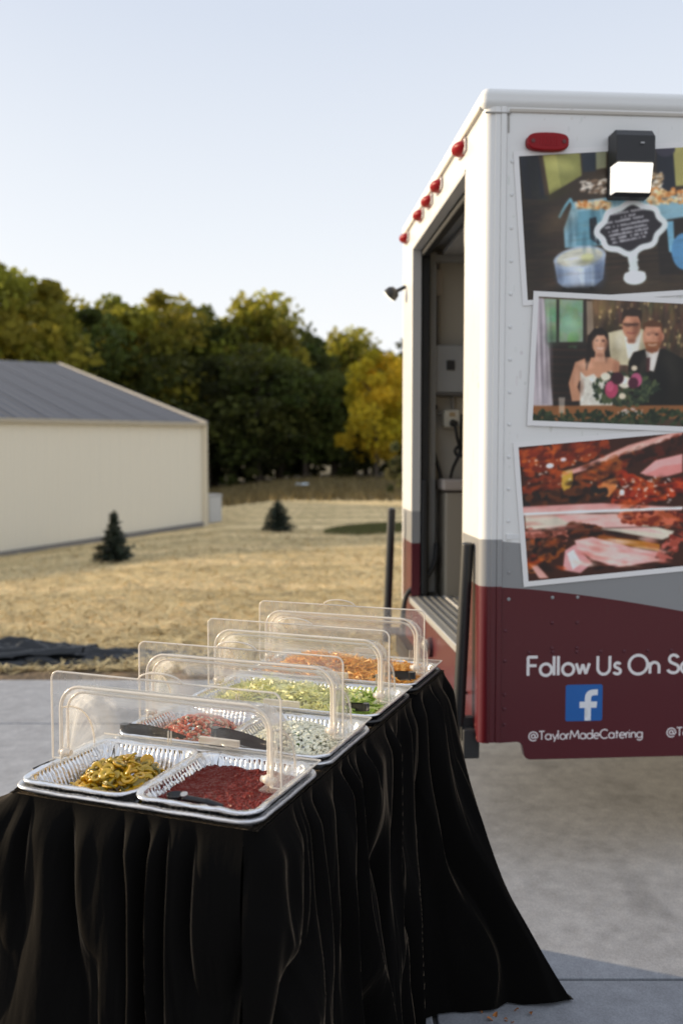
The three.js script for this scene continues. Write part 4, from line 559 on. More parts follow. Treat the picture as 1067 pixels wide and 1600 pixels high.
// cloth: outline of the top as [d, s] with a flare of the hem at each corner and edge
function cloth(name, label, d0, d1, s0, s1, hem, seedN, nP, deep) {
  const t = thing(name, label, 'tablecloth', [TB[0], 0, -TB[1]], TURN, 'black tablecloths on the buffet');
  const r = 0.03, pts = [], corner = (cd, cs, a0) => { for (let k = 0; k <= 6; k++) { const a = a0 + k / 6 * Math.PI / 2; pts.push([cd + Math.cos(a) * r, cs + Math.sin(a) * r]); } };
  corner(d1 - r, s0 + r, -Math.PI / 2); corner(d1 - r, s1 - r, 0); corner(d0 + r, s1 - r, Math.PI / 2); corner(d0 + r, s0 + r, Math.PI); pts.push(pts[0]);
  const acc = [0]; for (let i = 1; i < pts.length; i++) acc.push(acc[i - 1] + Math.hypot(pts[i][0] - pts[i - 1][0], pts[i][1] - pts[i - 1][1]));
  const len = acc[acc.length - 1];
  const along = (p) => { let i = 1; while (i < acc.length - 1 && acc[i] < p) i++; const f = (p - acc[i - 1]) / (acc[i] - acc[i - 1] || 1), a = pts[i - 1], b = pts[i]; return [lerp(a[0], b[0], f), lerp(a[1], b[1], f)]; };
  // hem outline: list of [d, s] the same way round, with its own length fractions
  const hp = [...hem, hem[0]], hpTop = hp.map((q) => q[2]); hpTop[hp.length - 1] = 1 + hpTop[0];
  const hemAt = (f) => { let g = f < hpTop[0] ? f + 1 : f, i = 1; while (i < hp.length - 1 && hpTop[i] < g) i++; let u = clamp((g - hpTop[i - 1]) / (hpTop[i] - hpTop[i - 1])); u = u * u * (3 - 2 * u) * 0.5 + u * 0.5; return [lerp(hp[i - 1][0], hp[i][0], u), lerp(hp[i - 1][1], hp[i][1], u)]; };
  const fold = (p, v) => { // gathers at the top that merge into deeper folds lower down
    const q = p / len * Math.round(len / 0.095), wob = 1.7 * (fbm(p * 5.3 + seedN, v * 1.2, 3) - 0.5) * 2, f1 = Math.sin(6.283 * (q + wob)), f2 = Math.sin(6.283 * (q * 0.5 + wob * 0.8 + 0.2) + 1.3), f3 = Math.sin(6.283 * (q * 0.25 + wob * 0.5)), m = sstep(v, 0.06, 0.6);
    const sharp = (x) => 2 * Math.pow(Math.abs(Math.sin(Math.asin(clamp(x, -1, 1)) / 2 + Math.PI / 4)), 0.95) - 1;
    const crest = 1 - 2 * Math.pow(Math.abs(Math.sin(3.1416 * (q * 0.73 + wob * 1.3 + 0.1))), 0.95);
    return 0.30 * crest * (0.4 + 0.6 * fbm(p * 3 + seedN * 5, v * 2, 2)) + 0.10 * (fbm(p * 70, v * 10 + seedN, 3) - 0.5) + lerp(0.62 * sharp(f1) + 0.35 * sharp(f2), 0.66 * sharp(f2) + 0.42 * f3 + 0.12 * f1, m) + 0.22 * (fbm(p * 24 + seedN * 3, v * 2.2, 3) - 0.5);
  };
  const c0 = [(d0 + d1) / 2, (s0 + s1) / 2];
  const skirt = grid(nP, 90, (u, v) => {
    const p = u * len, a = along(p), b = hemAt(u % 1), a1 = along(Math.min(len, p + 0.02)), a2 = along(Math.max(0, p - 0.02));
    let tx = a1[0] - a2[0], ts = a1[1] - a2[1]; const tl = Math.hypot(tx, ts) || 1; tx /= tl; ts /= tl;
    const vv = Math.pow(v, 1.15), e = 0.62 * vv + 0.38 * vv * vv * vv, amp = 0.0010 + 0.021 * sstep(v, 0.01, 0.10) + deep * Math.pow(vv, 0.9), f = fold(p, vv), sh = sstep(v, 0, 0.11) * (0.012 + 0.075 * Math.max(0, -ts));
    const d = lerp(a[0], b[0], e) + ts * (amp * f + sh), s = lerp(a[1], b[1], e) - tx * (amp * f + sh);
    const drop = TOP * vv, h = Math.max(0.004 + 0.012 * Math.abs(f) * v, TOP - drop);
    return [d, h, -s, p / 0.25, v * 4];
  });
  part('skirt', skirt, clothM, t);
  const strips = []; const flat = (x0, x1, z0, z1) => strips.push(grid(40, 12, (u, v) => [lerp(x0, x1, u), TOP - 0.001 + 0.002 * (fbm(u * 30, v * 9 + x0 * 50, 3) - 0.5), -lerp(z0, z1, v)]));
  flat(d0 + 0.003, 0.008, s0 + 0.003, s1 - 0.003); flat(0.540, d1 - 0.003, s0 + 0.003, s1 - 0.003);
  for (const [z0, z1] of [[s0 + 0.003, Math.max(s0 + 0.012, 0.008)], ...[0, 1, 2].map((k) => [PITCH * k + PD - 0.006, PITCH * (k + 1) + 0.006]), [PITCH * 3 + PD - 0.006, 1.362]]) { const q0 = Math.max(z0, s0 + 0.003), q1 = Math.min(z1, s1 - 0.003); if (q1 > q0) flat(0.0082, 0.5398, q0, q1); }
  part('cloth_top', strips, clothM, t);
  return t;
}
// hem rows: [d, s, fraction of the way round the top edge]
{
  const d0 = -0.010, d1 = 0.560, a = -0.010, b = 1.000, W = d1 - d0, D = b - a, L = 2 * (W + D);
  cloth('tablecloth', 'near black tablecloth with sunlit folds under the jalapeños and the red salsa', d0, d1, a, b,
    [[d1 + 0.04, a - 0.14, 0.0], [d1 + 0.09, a + 0.25, 0.25 * D / L], [d1 + 0.03, a + 0.75 * D, 0.75 * D / L], [d1 - 0.03, b + 0.05, D / L], [0.27, b - 0.02, (D + W / 2) / L], [d0 - 0.15, b + 0.1, (D + W) / L], [d0 - 0.35, 0.6, (1.5 * D + W) / L], [d0 - 0.42, a - 0.16, (2 * D + W) / L], [d0 + W * 0.5, a - 0.17, (2 * D + 1.5 * W) / L]], 3.1, 1500, 0.046);
  const a2 = 1.034, b2 = 1.365, D2 = b2 - a2, L2 = 2 * (W + D2);
  cloth('tablecloth', 'far black tablecloth whose hem spreads out on the concrete beside the truck', d0, d1, a2, b2,
    [[d1 - 0.03, a2 + 0.12, 0.0], [d1 + 0.06, a2 + 0.20, 0.2 * D2 / L2], [0.93, 1.43, 0.62 * D2 / L2], [d1 + 0.17, b2 + 0.30, D2 / L2], [0.27, b2 + 0.30, (D2 + W / 2) / L2], [d0 - 0.1, b2 + 0.22, (D2 + W) / L2], [d0 - 0.2, 1.25, (1.5 * D2 + W) / L2], [d0 - 0.1, a2 + 0.06, (2 * D2 + W) / L2], [0.27, a2 + 0.05, (2 * D2 + 1.5 * W) / L2]], 8.7, 1100, 0.026);
}

// foil pans
const crinkle = dataTex(512, (x, y) => { const v = 0.5 * fbm(x * 22, y * 22, 4, 22) + 0.5 * Math.abs(2 * fbm(x * 13, y * 13, 3, 13) - 1); return [v, v, v]; });
const foilM = M([0.82, 0.82, 0.83], 0.16, { metalness: 0.97, bumpMap: crinkle, bumpScale: 0.0007 });
const foilDull = M([0.66, 0.66, 0.67], 0.36, { metalness: 0.85, bumpMap: crinkle, bumpScale: 0.0008 });
function ring(w, d, r, n) { // rounded rectangle, points evenly spaced, with outward normals and the distance along each side
  const q = [], add = (x, z, nx, nz, str) => q.push([x, z, nx, nz, str]);
  const side = (x0, z0, x1, z1, nx, nz) => { const l = Math.hypot(x1 - x0, z1 - z0), k = Math.round(l / n); for (let i = 0; i < k; i++) add(lerp(x0, x1, i / k), lerp(z0, z1, i / k), nx, nz, Math.min(i, k - i) / k * l); };
  const cor = (cx, cz, a0) => { const k = Math.max(6, Math.round(r * 1.57 / n)); for (let i = 0; i < k; i++) { const a = a0 + i / k * Math.PI / 2; add(cx + Math.cos(a) * r, cz + Math.sin(a) * r, Math.cos(a), Math.sin(a), 0); } };
  const x = w / 2 - r, z = d / 2 - r;
  side(-x, -d / 2, x, -d / 2, 0, -1); cor(x, -z, -Math.PI / 2); side(w / 2, -z, w / 2, z, 1, 0); cor(x, z, 0); side(x, d / 2, -x, d / 2, 0, 1); cor(-x, z, Math.PI / 2); side(-w / 2, z, -w / 2, -z, -1, 0); cor(-x, -z, Math.PI);
  q.push(q[0]); return q;
}
function panGeo(w, d, depth, lip = 0.011, seedN = 0, wob = 0.0018) { // centred, rim top at 0
  const q = ring(w, d, 0.042, 0.0019), n = q.length - 1, taper = 0.024;
  const rows = [[0.000, -0.0045], [0.0022, -0.0062], [0.0028, -0.003], [0.0014, -0.0004], [-0.002, 0], [-lip, -0.0012], [-lip - 0.0015, -0.004], [-lip - 0.002, -0.008]];
  const wall = 7; for (let k = 1; k <= wall; k++) rows.push([-lip - 0.002 - taper * k / wall, lerp(-0.008, -depth, k / wall), k]);
  rows.push([-lip - taper - 0.02, -depth - 0.001]);
  return grid(n, rows.length - 1, (u, v) => {
    const i = Math.round(u * n), j = Math.round(v * (rows.length - 1)), c = q[i], R = rows[j];
    let o = R[0], y = R[1];
    const s = i * 0.0019, rough = (fbm(s * 30 + seedN, j * 0.9, 3) - 0.5);
    if (R[2]) { const env = R[2] < wall ? 1 : 0.4; if (c[4] > 0.012) o += 0.0040 * env * clamp(1.6 * Math.sin(s / 0.0122 * 6.283), -1, 1); else o += 0.008 * env * (fbm(s * 190 + seedN, R[2] * 0.8, 2) - 0.5); o += rough * 0.0015; } else y += rough * wob * 2 + (fbm(s * 9 + seedN, 0.5, 2) - 0.5) * wob * 2;
    return [c[0] + c[2] * o, y, c[1] + c[3] * o, s / 0.2, j * 0.05];
  });
}
function panFloor(w, d, depth) { return grid(24, 20, (u, v) => [(u - 0.5) * (w - 0.068), -depth - 0.0005 + 0.001 * (fbm(u * 9, v * 9, 2) - 0.5), (v - 0.5) * (d - 0.068), u * 2, v * 2]); }
function foilPan(name, label, w, d, depth, dc, sc, rim, mat, seedN, wob, cat = 'foil pan', group) {
  const t = thing(name, label, cat, T3(dc, rim, sc), TURN, group);
  part('pan_wall', panGeo(w, d, depth, 0.011, seedN, wob), mat, t); part('pan_floor', panFloor(w, d, depth), mat, t); return t;
}
const cS = (i) => PITCH * i + PD / 2;
const HW = 0.272;
foilPan('foil_pan', 'half size foil pan of sliced yellow green jalapeños, front left on the buffet', HW, 0.302, 0.062, HW / 2 + 0.001, cS(0), RIM, foilM, 1, 0.0018);
foilPan('foil_pan', 'half size foil pan of dark red salsa, front right on the buffet', HW, 0.302, 0.062, PW - HW / 2 - 0.001, cS(0), RIM + 0.0015, foilM, 2, 0.0032);
foilPan('foil_pan', 'half size foil pan of chopped pink tomato salsa, left in the second row', HW, 0.302, 0.062, HW / 2 + 0.001, cS(1), RIM, foilM, 3, 0.0018);
foilPan('foil_pan', 'half size foil pan of diced white onion and herbs, right in the second row', HW, 0.302, 0.062, PW - HW / 2 - 0.001, cS(1), RIM + 0.001, foilM, 4, 0.0018);
foilPan('foil_pan', 'full size foil pan of shredded pale green lettuce, third row of the buffet', PW - 0.004, 0.302, 0.062, PW / 2, cS(2), RIM, foilM, 5, 0.0015);
foilPan('foil_pan', 'full size foil pan of shredded orange cheese, last row by the truck', PW - 0.004, 0.302, 0.062, PW / 2, cS(3), RIM, foilM, 6, 0.0015);
foilPan('foil_pan', 'large outer foil pan carrying the jalapeños and red salsa pans', PW + 0.012, PD + 0.010, 0.063, PW / 2, cS(0), RIM - 0.0125, foilDull, 7, 0.0016);
foilPan('foil_pan', 'large outer foil pan carrying the tomato and onion pans', PW + 0.012, PD + 0.010, 0.063, PW / 2, cS(1), RIM - 0.0125, foilDull, 8, 0.0016);
const blackTray = M([0.02, 0.02, 0.021], 0.32);
foilPan('black_tray', 'black tray under the lettuce pan', PW + 0.012, PD + 0.010, 0.062, PW / 2, cS(2), RIM - 0.0125, blackTray, 9, 0.0006, 'tray');
foilPan('black_tray', 'black tray under the orange cheese pan', PW + 0.012, PD + 0.010, 0.062, PW / 2, cS(3), RIM - 0.0125, blackTray, 10, 0.0006, 'tray');

// clear roll top covers
const smudge = dataTex(512, (x, y) => { const a = fbm(x * 5, y * 5, 4, 5), b = fbm(x * 80, y * 12, 3, 0), sp = hash(x * 512, y * 512) > 0.994 ? 0.5 : 0, v = 0.22 + 0.36 * sstep(a, 0.42, 0.72) + 0.10 * b + sp; return [v, v, v]; });
const acrylic = (c, r) => new THREE.MeshPhysicalMaterial({ color: new THREE.Color().setRGB(...c), roughness: r, roughnessMap: smudge, transmission: 1, thickness: 0, ior: 1.49, side: THREE.DoubleSide });
const clearM = acrylic([0.965, 0.96, 0.945], 0.75);
const edgeM = new THREE.MeshPhysicalMaterial({ color: new THREE.Color().setRGB(0.96, 0.91, 0.83), roughness: 0.2, transmission: 0.50, thickness: 0, ior: 1.49, side: THREE.DoubleSide });
function arch(w, h, r, n = 14) { const q = [[-w / 2, 0]]; for (let k = 0; k <= n; k++) { const a = Math.PI - k / n * Math.PI / 2; q.push([-w / 2 + r + Math.cos(a) * r, h - r + Math.sin(a) * r]); } for (let k = 0; k <= n; k++) { const a = Math.PI / 2 - k / n * Math.PI / 2; q.push([w / 2 - r + Math.cos(a) * r, h - r + Math.sin(a) * r]); } q.push([w / 2, 0]); return q; }
function quarterShell(w, h, r, z0, depth, a0 = 0, a1 = 1) { const q = arch(w, h, r), n = q.length - 1; return grid(n, 22, (u, v) => { const p = q[Math.round(u * n)], a = lerp(a0, a1, v) * Math.PI / 2; return [p[0], p[1] * Math.cos(a), z0 - p[1] / h * depth * Math.sin(a)]; }); }
function polyTube(pts, r, rs = 6) { const gs = []; for (let i = 1; i < pts.length; i++) { if (Math.hypot(pts[i][0] - pts[i - 1][0], pts[i][1] - pts[i - 1][1], pts[i][2] - pts[i - 1][2]) > 1e-5) gs.push(rod(pts[i - 1], pts[i], r, r, rs)); } return gs; }
function makeCover() {
  const t = new THREE.Group(), FZ = -0.123, FH = 0.191, FW = 0.545;
  // flange: flat sheet with the arched opening cut out
  const s = new THREE.Shape(), r = 0.018; s.moveTo(-FW / 2, 0); s.lineTo(-FW / 2, FH - r); s.quadraticCurveTo(-FW / 2, FH, -FW / 2 + r, FH); s.lineTo(FW / 2 - r, FH); s.quadraticCurveTo(FW / 2, FH, FW / 2, FH - r); s.lineTo(FW / 2, 0); s.lineTo(FW / 2 - 0.022, 0);
  const q = arch(FW - 0.044, FH - 0.030, 0.052); for (let i = q.length - 1; i >= 0; i--) s.lineTo(q[i][0], q[i][1] + 0.0); s.closePath();
  part('flange', new THREE.ShapeGeometry(s, 6).translate(0, 0.004, FZ), clearM, t);
  const outer = arch(FW, FH, r, 6).map((p) => [p[0], p[1] + 0.004, FZ]); part('flange_rim', [...polyTube(outer, 0.0022), ...polyTube([[-FW / 2, 0.004, FZ], [-FW / 2 + 0.022, 0.004, FZ]], 0.0023), ...polyTube([[FW / 2, 0.004, FZ], [FW / 2 - 0.022, 0.004, FZ]], 0.0017)], edgeM, t);
  part('arch_rim', polyTube(q.map((p) => [p[0], p[1] + 0.004, FZ - 0.001]), 0.0038), edgeM, t);
  part('outer_shell', quarterShell(FW - 0.044, FH - 0.030, 0.052, FZ, 0.172).translate(0, 0.004, 0), clearM, t);
  part('inner_shell', quarterShell(FW - 0.066, FH - 0.043, 0.046, FZ - 0.010, 0.154, 0, 0.97).translate(0, 0.004, 0), clearM, t);
  part('inner_rim', polyTube(arch(FW - 0.066, FH - 0.043, 0.046).map((p) => [p[0], p[1] + 0.004, FZ - 0.010]), 0.0028), edgeM, t);
  // curved ends are stiffened by a rim
  for (const x of [-1, 1]) { const c = []; for (let k = 0; k <= 16; k++) { const a = k / 16 * Math.PI / 2; c.push([x * (FW / 2 - 0.022), 0.004 + (FH - 0.08) * Math.cos(a), FZ - 0.172 * (FH - 0.08) / (FH - 0.030) * Math.sin(a)]); } part('end_rim', polyTube(c, 0.0021), edgeM, t); }
  const hs = new THREE.Shape(); hs.moveTo(-0.052, 0); hs.bezierCurveTo(-0.045, 0.026, 0.045, 0.026, 0.052, 0); hs.closePath();
  const hd = part('handle', new THREE.ShapeGeometry(hs, 14).rotateX(-0.35).translate(-0.0, FH + 0.004, FZ), clearM, t);
  const hp = []; for (let k = 0; k <= 18; k++) { const a = k / 18, b = 1 - a, x = -0.052 * b * b * b - 0.135 * b * b * a + 0.135 * b * a * a + 0.052 * a * a * a, y = 0.078 * b * b * a + 0.078 * b * a * a; hp.push([x, FH + 0.004 + y * 0.94, FZ + y * 0.34]); }
  part('handle_rim', [...polyTube(hp, 0.0021), rod([-0.052, FH + 0.004, FZ], [0.052, FH + 0.004, FZ], 0.0024, 0.0024, 6)], edgeM, hd);
  // base frame lying on the pan rim, knobs, clips, rear tab
  part('base_frame', [span(-FW / 2 + 0.004, -FW / 2 + 0.04, 0.001, 0.005, -PD + 0.002, FZ + 0.02, 0.0015), span(FW / 2 - 0.04, FW / 2 + 0.006, 0.001, 0.005, -PD - 0.004, FZ + 0.02, 0.0015), span(-FW / 2 + 0.04, FW / 2 - 0.04, 0.001, 0.005, -PD - 0.004, -PD + 0.020, 0.0015)], clearM, t);
  part('base_rim', [rod([FW / 2 + 0.006, 0.003, FZ + 0.02], [FW / 2 + 0.006, 0.003, -PD - 0.004], 0.0022, 0.0022, 6), rod([-FW / 2, 0.003, -PD - 0.004], [FW / 2 + 0.006, 0.003, -PD - 0.004], 0.0022, 0.0022, 6)], edgeM, t);
  for (const x of [-1, 1]) part('pivot_knob', [new THREE.SphereGeometry(0.0125, 12, 9).scale(1, 0.85, 0.9).translate(x * (FW / 2 - 0.030), 0.018, FZ - 0.004), rod([x * (FW / 2 - 0.045), 0.018, FZ - 0.004], [x * (FW / 2 - 0.015), 0.018, FZ - 0.004], 0.007, 0.007, 8)], edgeM, t);
  for (const x of [-0.09, 0.175]) part('clip', [span(x, x + 0.004, 0.004, 0.034, -PD + 0.012, -PD + 0.015, 0.001), span(x + 0.008, x + 0.011, 0.004, 0.034, -PD + 0.012, -PD + 0.015, 0.001)], edgeM, t);
  part('rear_tab', [span(-0.015, 0.085, 0.010, 0.026, -PD - 0.006, -PD + 0.004, 0.002)], edgeM, t);
  return t;
}
const coverLabels = ['clear roll top cover over the jalapeños and red salsa, nearest the viewer', 'clear roll top cover over the chopped tomato and white onion, second from the front', 'clear roll top cover over the shredded lettuce', 'clear roll top cover over the orange cheese, farthest back by the truck'];
const cover0 = makeCover();
coverLabels.forEach((lb, i) => {
  const t = i ? cover0.clone() : cover0; t.name = numbered('food_cover'); scene.add(t); t.position.set(...T3(PW / 2, RIM + 0.003, PITCH * i)); t.rotation.y = TURN + [0, 0.012, -0.008, 0.006][i];
  t.userData = { label: lb, category: 'food cover', group: 'clear food covers along the buffet' };
});

// ------------------------------------------------------------------ food (local x across, z towards the front)
function food(name, label, cat, dc, sc, h, kind) { return thing(name, label, cat, T3(dc, h, sc), TURN, undefined, kind); }
function coloured(g, fn) { const n = g.attributes.position.count, c = new Float32Array(n * 3), col = fn(); for (let i = 0; i < n; i++) c.set(col, i * 3); g.setAttribute('color', new THREE.BufferAttribute(c, 3)); return g; }
function heapMerge(list) { return mergeGeometries(list.map((g) => { const n = g.index ? g.toNonIndexed() : g; n.deleteAttribute('uv'); return n; })); }
const foodM = (rough, tr = 0) => new THREE.MeshPhysicalMaterial({ vertexColors: true, roughness: rough, side: THREE.DoubleSide, transmission: tr, thickness: 0 });
{ // jalapeños
  const t = food('jalapeno_slices', 'heap of yellow green pickled jalapeño slices in the front left foil pan', 'jalapeños', HW / 2 + 0.001, cS(0), RIM - 0.062);
  const ringG = [0, 1, 2].map((k) => { const r = 0.0125 + k * 0.0012, pr = [[r * 0.50, -0.0022], [r * 0.90, -0.0026], [r, -0.0008], [r, 0.0016], [r * 0.88, 0.0028], [r * 0.52, 0.0024], [r * 0.42, 0.0004], [r * 0.50, -0.0022]].map((q) => new THREE.Vector2(...q)); const g = new THREE.LatheGeometry(pr, 16); const p = g.attributes.position; for (let i = 0; i < p.count; i++) { const x = p.getX(i), z = p.getZ(i); p.setY(i, p.getY(i) + (k - 0.6) * 3.2 * (x * x - z * z)); } g.computeVertexNormals(); return g; });
  const discG = [0, 1].map((k) => { const r = 0.0135 + k * 0.0015, pr = [[0, 0.0006], [r * 0.3, 0.0012], [r * 0.36, 0.0022], [r * 0.8, 0.0026], [r, 0.0012], [r, -0.0016], [r * 0.85, -0.0026], [0, -0.002]].map((q) => new THREE.Vector2(...q)); return new THREE.LatheGeometry(pr, 16); });
  const halfG = new THREE.TorusGeometry(0.012, 0.0034, 7, 12, 3.6).scale(1, 1, 0.8).rotateX(1.57);
  const all = [...ringG, ...ringG, ...discG, halfG, halfG];
  const cols = [[0.50, 0.33, 0.012], [0.66, 0.38, 0.012], [0.27, 0.20, 0.012], [0.80, 0.46, 0.014], [0.17, 0.14, 0.012], [0.55, 0.36, 0.015], [0.72, 0.41, 0.010]].map((c) => new THREE.MeshPhysicalMaterial({ color: new THREE.Color().setRGB(...c), roughness: 0.24, side: THREE.DoubleSide, clearcoat: 0.4, clearcoatRoughness: 0.15, transmission: 0.18, thickness: 0 }));
  for (let i = 0; i < 270; i++) {
    const a = rnd() * 6.283, k = Math.sqrt(rnd()), x = 0.022 + Math.cos(a) * k * 0.096, z = 0.004 + Math.sin(a) * k * 0.108, H = 0.066 * Math.pow(Math.max(0, 1 - k * k * 0.85), 0.8) * (0.75 + 0.5 * fbm(x * 30, z * 30, 2));
    const m = part('jalapeno_slice', all[Math.floor(rnd() * all.length)], cols[Math.floor(rnd() * cols.length)], t); m.name = numbered('jalapeno_slice');
    m.position.set(x, 0.004 + H * (i < 90 ? rnd() : rr(0.75, 1.1)), z); m.rotation.set(rr(-0.8, 0.8), rnd() * 6.3, rr(-0.8, 0.8)); m.scale.setScalar(rr(0.8, 1.12));
  }
}
{ // red salsa
  const t = food('red_salsa', 'smooth layer of dark red salsa filling the front right foil pan', 'salsa', PW - HW / 2 - 0.001, cS(0), RIM, 'stuff');
  const w = 0.226, d = 0.256, m = new THREE.MeshPhysicalMaterial({ color: new THREE.Color().setRGB(0.14, 0.013, 0.007), roughness: 0.3, specularIntensity: 0.35, side: THREE.DoubleSide });
  part('salsa_surface', grid(200, 210, (u, v) => {
    const x = (u - 0.5) * 2, z = (v - 0.5) * 2, k = Math.pow(Math.pow(Math.abs(x), 8) + Math.pow(Math.abs(z), 8), 1 / 8), f = k > 1e-6 ? Math.max(Math.abs(x), Math.abs(z)) / Math.max(k, 1e-6) : 1;
    const X = x * f * w / 2, Z = z * f * d / 2, n = fbm(X * 150 + 5, Z * 260, 3), lump = fbm(X * 240, Z * 240, 2), big = fbm(X * 55 + 9, Z * 70, 3);
    return [X, -0.025 + 0.006 * (fbm(X * 20, Z * 20, 2) - 0.5) + 0.0034 * (n - 0.5) + 0.007 * (big - 0.5) + 0.0024 * sstep(lump, 0.55, 0.8) + 0.003 * Math.pow(Math.max(Math.abs(x), Math.abs(z)), 6), Z];
  }), m, t);
  // smears left on the pan wall
  const sm = []; for (let i = 0; i < 34; i++) sm.push(new THREE.SphereGeometry(rr(0.0012, 0.0034), 7, 5).scale(0.5, rr(0.8, 1.8), 1).translate(-0.1165 + rr(-0.0035, 0.001), rr(-0.026, -0.008), rr(-0.10, 0.10)));
  part('splashes', sm, m, t);
}
const blackPl = M([0.012, 0.012, 0.013], 0.28);
{ // ladle in the salsa
  const t = food('serving_ladle', 'small black ladle sunk in the red salsa', 'ladle', PW - HW / 2 - 0.035, cS(0) - 0.105, RIM - 0.014);
  part('bowl', new THREE.LatheGeometry([[0.001, -0.004], [0.010, -0.003], [0.0165, 0.002], [0.0185, 0.010], [0.017, 0.0105], [0.014, 0.003], [0.001, -0.0015]].map((q) => new THREE.Vector2(...q)), 22).translate(-0.025, 0.001, 0), blackPl, t);
  part('handle', [rod([-0.008, 0.006, 0.0], [0.040, 0.003, -0.004], 0.0065, 0.006, 10), rod([0.040, 0.003, -0.004], [0.075, -0.004, -0.008], 0.007, 0.005, 10)], blackPl, t);
  part('rivet', new THREE.CylinderGeometry(0.0075, 0.0075, 0.003, 16).rotateX(0.3).translate(-0.006, 0.013, 0.0), M([0.5, 0.5, 0.5], 0.3, { metalness: 0.8 }), t);
}
{ // chopped tomato salsa
  const t = food('tomato_salsa', 'heap of chopped pink tomato salsa in the left pan of the second row', 'tomato salsa', HW / 2 + 0.001, cS(1), RIM - 0.058, 'stuff'), list = [];
  const col = () => { const k = rnd(), v = rr(0.75, 1.2); return k < 0.52 ? [0.68 * v, 0.15 * v, 0.08 * v] : k < 0.70 ? [0.75 * v, 0.36 * v, 0.22 * v] : k < 0.86 ? [0.62 * v, 0.52 * v, 0.38 * v] : [0.10 * v, 0.17 * v, 0.03 * v]; };
  for (let i = 0; i < 1300; i++) { const a = rnd() * 6.28, k = Math.sqrt(rnd()), x = 0.01 + Math.cos(a) * k * 0.10, z = Math.sin(a) * k * 0.118, H = 0.066 * Math.pow(Math.max(0, 1 - k * k * 0.8), 0.8), c = col(), leaf = c[1] > c[0]; const g = new THREE.IcosahedronGeometry(leaf ? 0.004 : rr(0.0035, 0.0062), 0); g.scale(rr(0.8, 1.4), leaf ? 0.25 : rr(0.6, 1), rr(0.8, 1.2)); g.rotateX(rnd() * 6); g.rotateY(rnd() * 6); g.translate(x, 0.002 + H * (i % 2 ? 1 : rnd()), z); list.push(coloured(g, () => c)); }
  part('chopped_pieces', heapMerge(list), foodM(0.25, 0.08), t);
}
{ // onion and herbs
  const t = food('diced_onion', 'heap of diced white onion with green herbs in the right pan of the second row', 'onion', PW - HW / 2 - 0.001, cS(1), RIM - 0.058, 'stuff'), list = [];
  for (let i = 0; i < 1900; i++) { const a = rnd() * 6.28, k = Math.sqrt(rnd()), x = Math.cos(a) * k * 0.112, z = Math.sin(a) * k * 0.125, H = 0.072 * Math.pow(Math.max(0, 1 - k * k * 0.75), 0.7), leaf = rnd() < 0.15 && fbm(x * 40, z * 40, 2) > 0.42; const g = leaf ? new THREE.IcosahedronGeometry(rr(0.003, 0.0055), 0).scale(1.2, 0.2, 0.9) : new THREE.BoxGeometry(rr(0.006, 0.011), rr(0.0035, 0.006), rr(0.006, 0.010)); g.rotateX(rnd() * 6); g.rotateY(rnd() * 6); g.translate(x, 0.002 + H * (i % 2 ? 1 : rnd()), z); const v = rr(0.8, 1.1); list.push(coloured(g, () => (leaf ? [0.13 * v, 0.23 * v, 0.045 * v] : [0.86 * v, 0.85 * v, 0.70 * v]))); }
  part('diced_pieces', heapMerge(list), foodM(0.3, 0.06), t);
}
function shreds(n, w, d, H, len, wid, colour, bend) {
  const list = [];
  for (let i = 0; i < n; i++) {
    const x = (rnd() - 0.5) * 2, z = (rnd() - 0.5) * 2, k = Math.max(x * x, z * z), top = H * Math.pow(Math.max(0, 1 - k * 0.8), 0.6) * (0.7 + 0.6 * fbm(x * 4 + 3, z * 3, 3)), L = len * rr(0.5, 1.3), b = bend * rr(-1, 1), W = wid * rr(0.6, 1.4);
    const g = grid(4, 1, (u, v) => [(u - 0.5) * L, b * Math.pow(u - 0.5, 2) * 4 * L, (v - 0.5) * W + b * L * 0.5 * Math.sin(u * 3)]);
    g.rotateX(rnd() * 6.3); g.rotateZ(rr(-0.5, 0.5)); g.rotateY(rnd() * 6.3); g.translate(x * w / 2, 0.003 + top * (i % 3 ? rr(0.85, 1.1) : rnd()), z * d / 2); list.push(coloured(g, () => colour(x, z)));
  }
  return heapMerge(list);
}
{
  const t = food('shredded_lettuce', 'bed of shredded pale green lettuce filling the third pan', 'lettuce', PW / 2, cS(2), RIM - 0.06, 'stuff');
  part('shreds', shreds(3600, 0.455, 0.235, 0.064, 0.045, 0.006, (x) => { const k = clamp(0.02 + 0.95 * sstep(x, 0.5, 0.9) + rr(-0.45, 0.45)), v = rr(0.85, 1.1); return [lerp(0.95, 0.36, k) * v, lerp(0.92, 0.52, k) * v, lerp(0.50, 0.06, k) * v]; }, 0.35), foodM(0.4, 0.15), t);
  const u = food('shredded_cheese', 'bed of shredded orange cheese filling the farthest pan', 'cheese', PW / 2, cS(3), RIM - 0.06, 'stuff');
  part('shreds', shreds(4200, 0.47, 0.24, 0.086, 0.032, 0.0032, () => { const v = rr(0.8, 1.12); return [0.95 * v, 0.53 * v, 0.13 * v]; }, 0.2), foodM(0.5, 0.1), u);
}
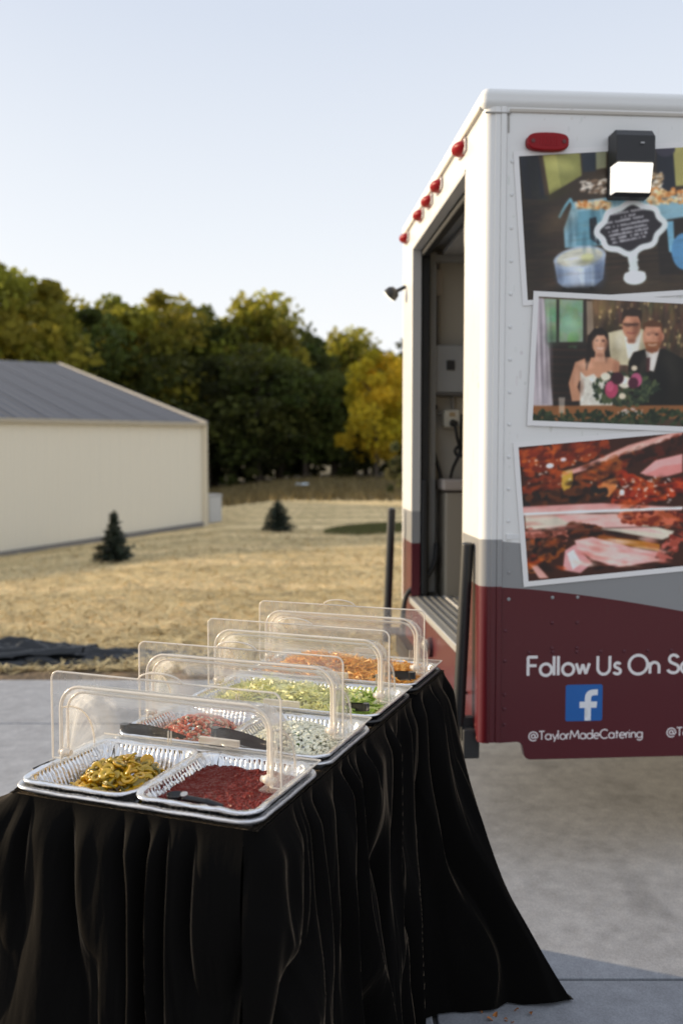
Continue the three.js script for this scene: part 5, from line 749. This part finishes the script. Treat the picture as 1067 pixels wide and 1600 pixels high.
// tongs and servers
function tongs(name, label, a, b, w, lift) { // flat black arms from a to b, [d, h, s]
  const t = thing(name, label, 'tongs', T3(0, 0, 0).map((v, i) => (i === 1 ? 0 : v)), TURN);
  const A = new THREE.Vector3(a[0], a[1], -a[2]), B = new THREE.Vector3(b[0], b[1], -b[2]), dir = B.clone().sub(A), up = new THREE.Vector3(0, 1, 0), sd = dir.clone().cross(up).normalize();
  for (const k of [0, 1]) part('arm', grid(24, 6, (u, v) => { const p = A.clone().addScaledVector(dir, u), wd = w * (0.55 + 0.45 * Math.sin(Math.PI * clamp(u * 0.75 + 0.25))), c = (v - 0.5) * wd; return [p.x + sd.x * (k ? 0.014 * (1 - u) + 0.002 : 0) + sd.x * 0.0, p.y + c + lift * Math.sin(Math.PI * u) + 0.0022 * Math.cos((v - 0.5) * 6), p.z + sd.z * (k ? 0.014 * (1 - u) + 0.002 : 0)]; }), blackPl, t);
  part('grip', [new THREE.CylinderGeometry(w * 0.42, w * 0.42, 0.02, 14).translate(A.x + sd.x * 0.007, A.y, A.z + sd.z * 0.007)], blackPl, t);
  return t;
}
tongs('serving_tongs', 'black serving tongs lying across the front of the chopped tomato', [0.012, RIM + 0.002, PITCH + 0.04], [0.165, RIM - 0.016, PITCH + 0.065], 0.027, 0.004);
tongs('serving_tongs', 'black serving tongs lying across the front of the diced onion', [0.245, RIM + 0.008, PITCH + 0.075], [0.43, RIM - 0.012, PITCH + 0.045], 0.028, 0.004);
tongs('serving_tongs', 'black serving tongs at the right end of the shredded lettuce', [0.50, RIM + 0.004, 2 * PITCH + 0.06], [0.40, RIM - 0.010, 2 * PITCH + 0.09], 0.020, 0.002);
tongs('serving_tongs', 'black handled serving tongs sticking out of the orange cheese', [0.525, RIM + 0.014, 3 * PITCH + 0.055], [0.40, RIM - 0.004, 3 * PITCH + 0.07], 0.026, 0.003);
{
  const t = thing('thin_utensil', 'thin black utensil handle poking out left of the jalapeño pan', 'utensil', T3(0, RIM - 0.006, 0), TURN);
  part('handle', [rod([-0.012, 0, -0.075], [0.000, 0.004, -0.15], 0.0035), rod([-0.012, 0, -0.075], [-0.002, -0.002, -0.068], 0.003)], blackPl, t);
}
// orange scraps by the far hem
{
  const sm = M([0.42, 0.15, 0.03], 0.7), spots = [[752, 1583], [765, 1595], [773, 1588], [790, 1594], [800, 1598], [806, 1580], [828, 1586]];
  spots.forEach(([px, py], i) => {
    const a = (px - 533.5) / 1450, b = (800 - py) / 1450, c = Math.cos(0.06199), s = Math.sin(0.06199), ry = b * c - s, rz = b * s + c, k = -1.75 / ry;
    const t = thing('dry_leaf_scrap', `small curled orange scrap on the concrete before the far hem, ${ORD[i]} from the left`, 'scrap', [a * k, 0.003, -rz * k], rnd() * 6, 'orange scraps on the concrete');
    const L = rr(0.010, 0.022); part('blade', grid(8, 4, (u, v) => { const w = Math.sin(Math.PI * u) * 0.35; return [(u - 0.5) * L, 0.006 * Math.sin(u * 3.1 + i) + 0.003 * Math.pow(v - 0.5, 2) * 4, (v - 0.5) * w * L * 2]; }), sm, t);
  });
}
scene.traverse((o) => { if (o.isMesh) { o.castShadow = true; o.receiveShadow = true; } });
scene.updateMatrixWorld(true);
renderer.render(scene, camera);
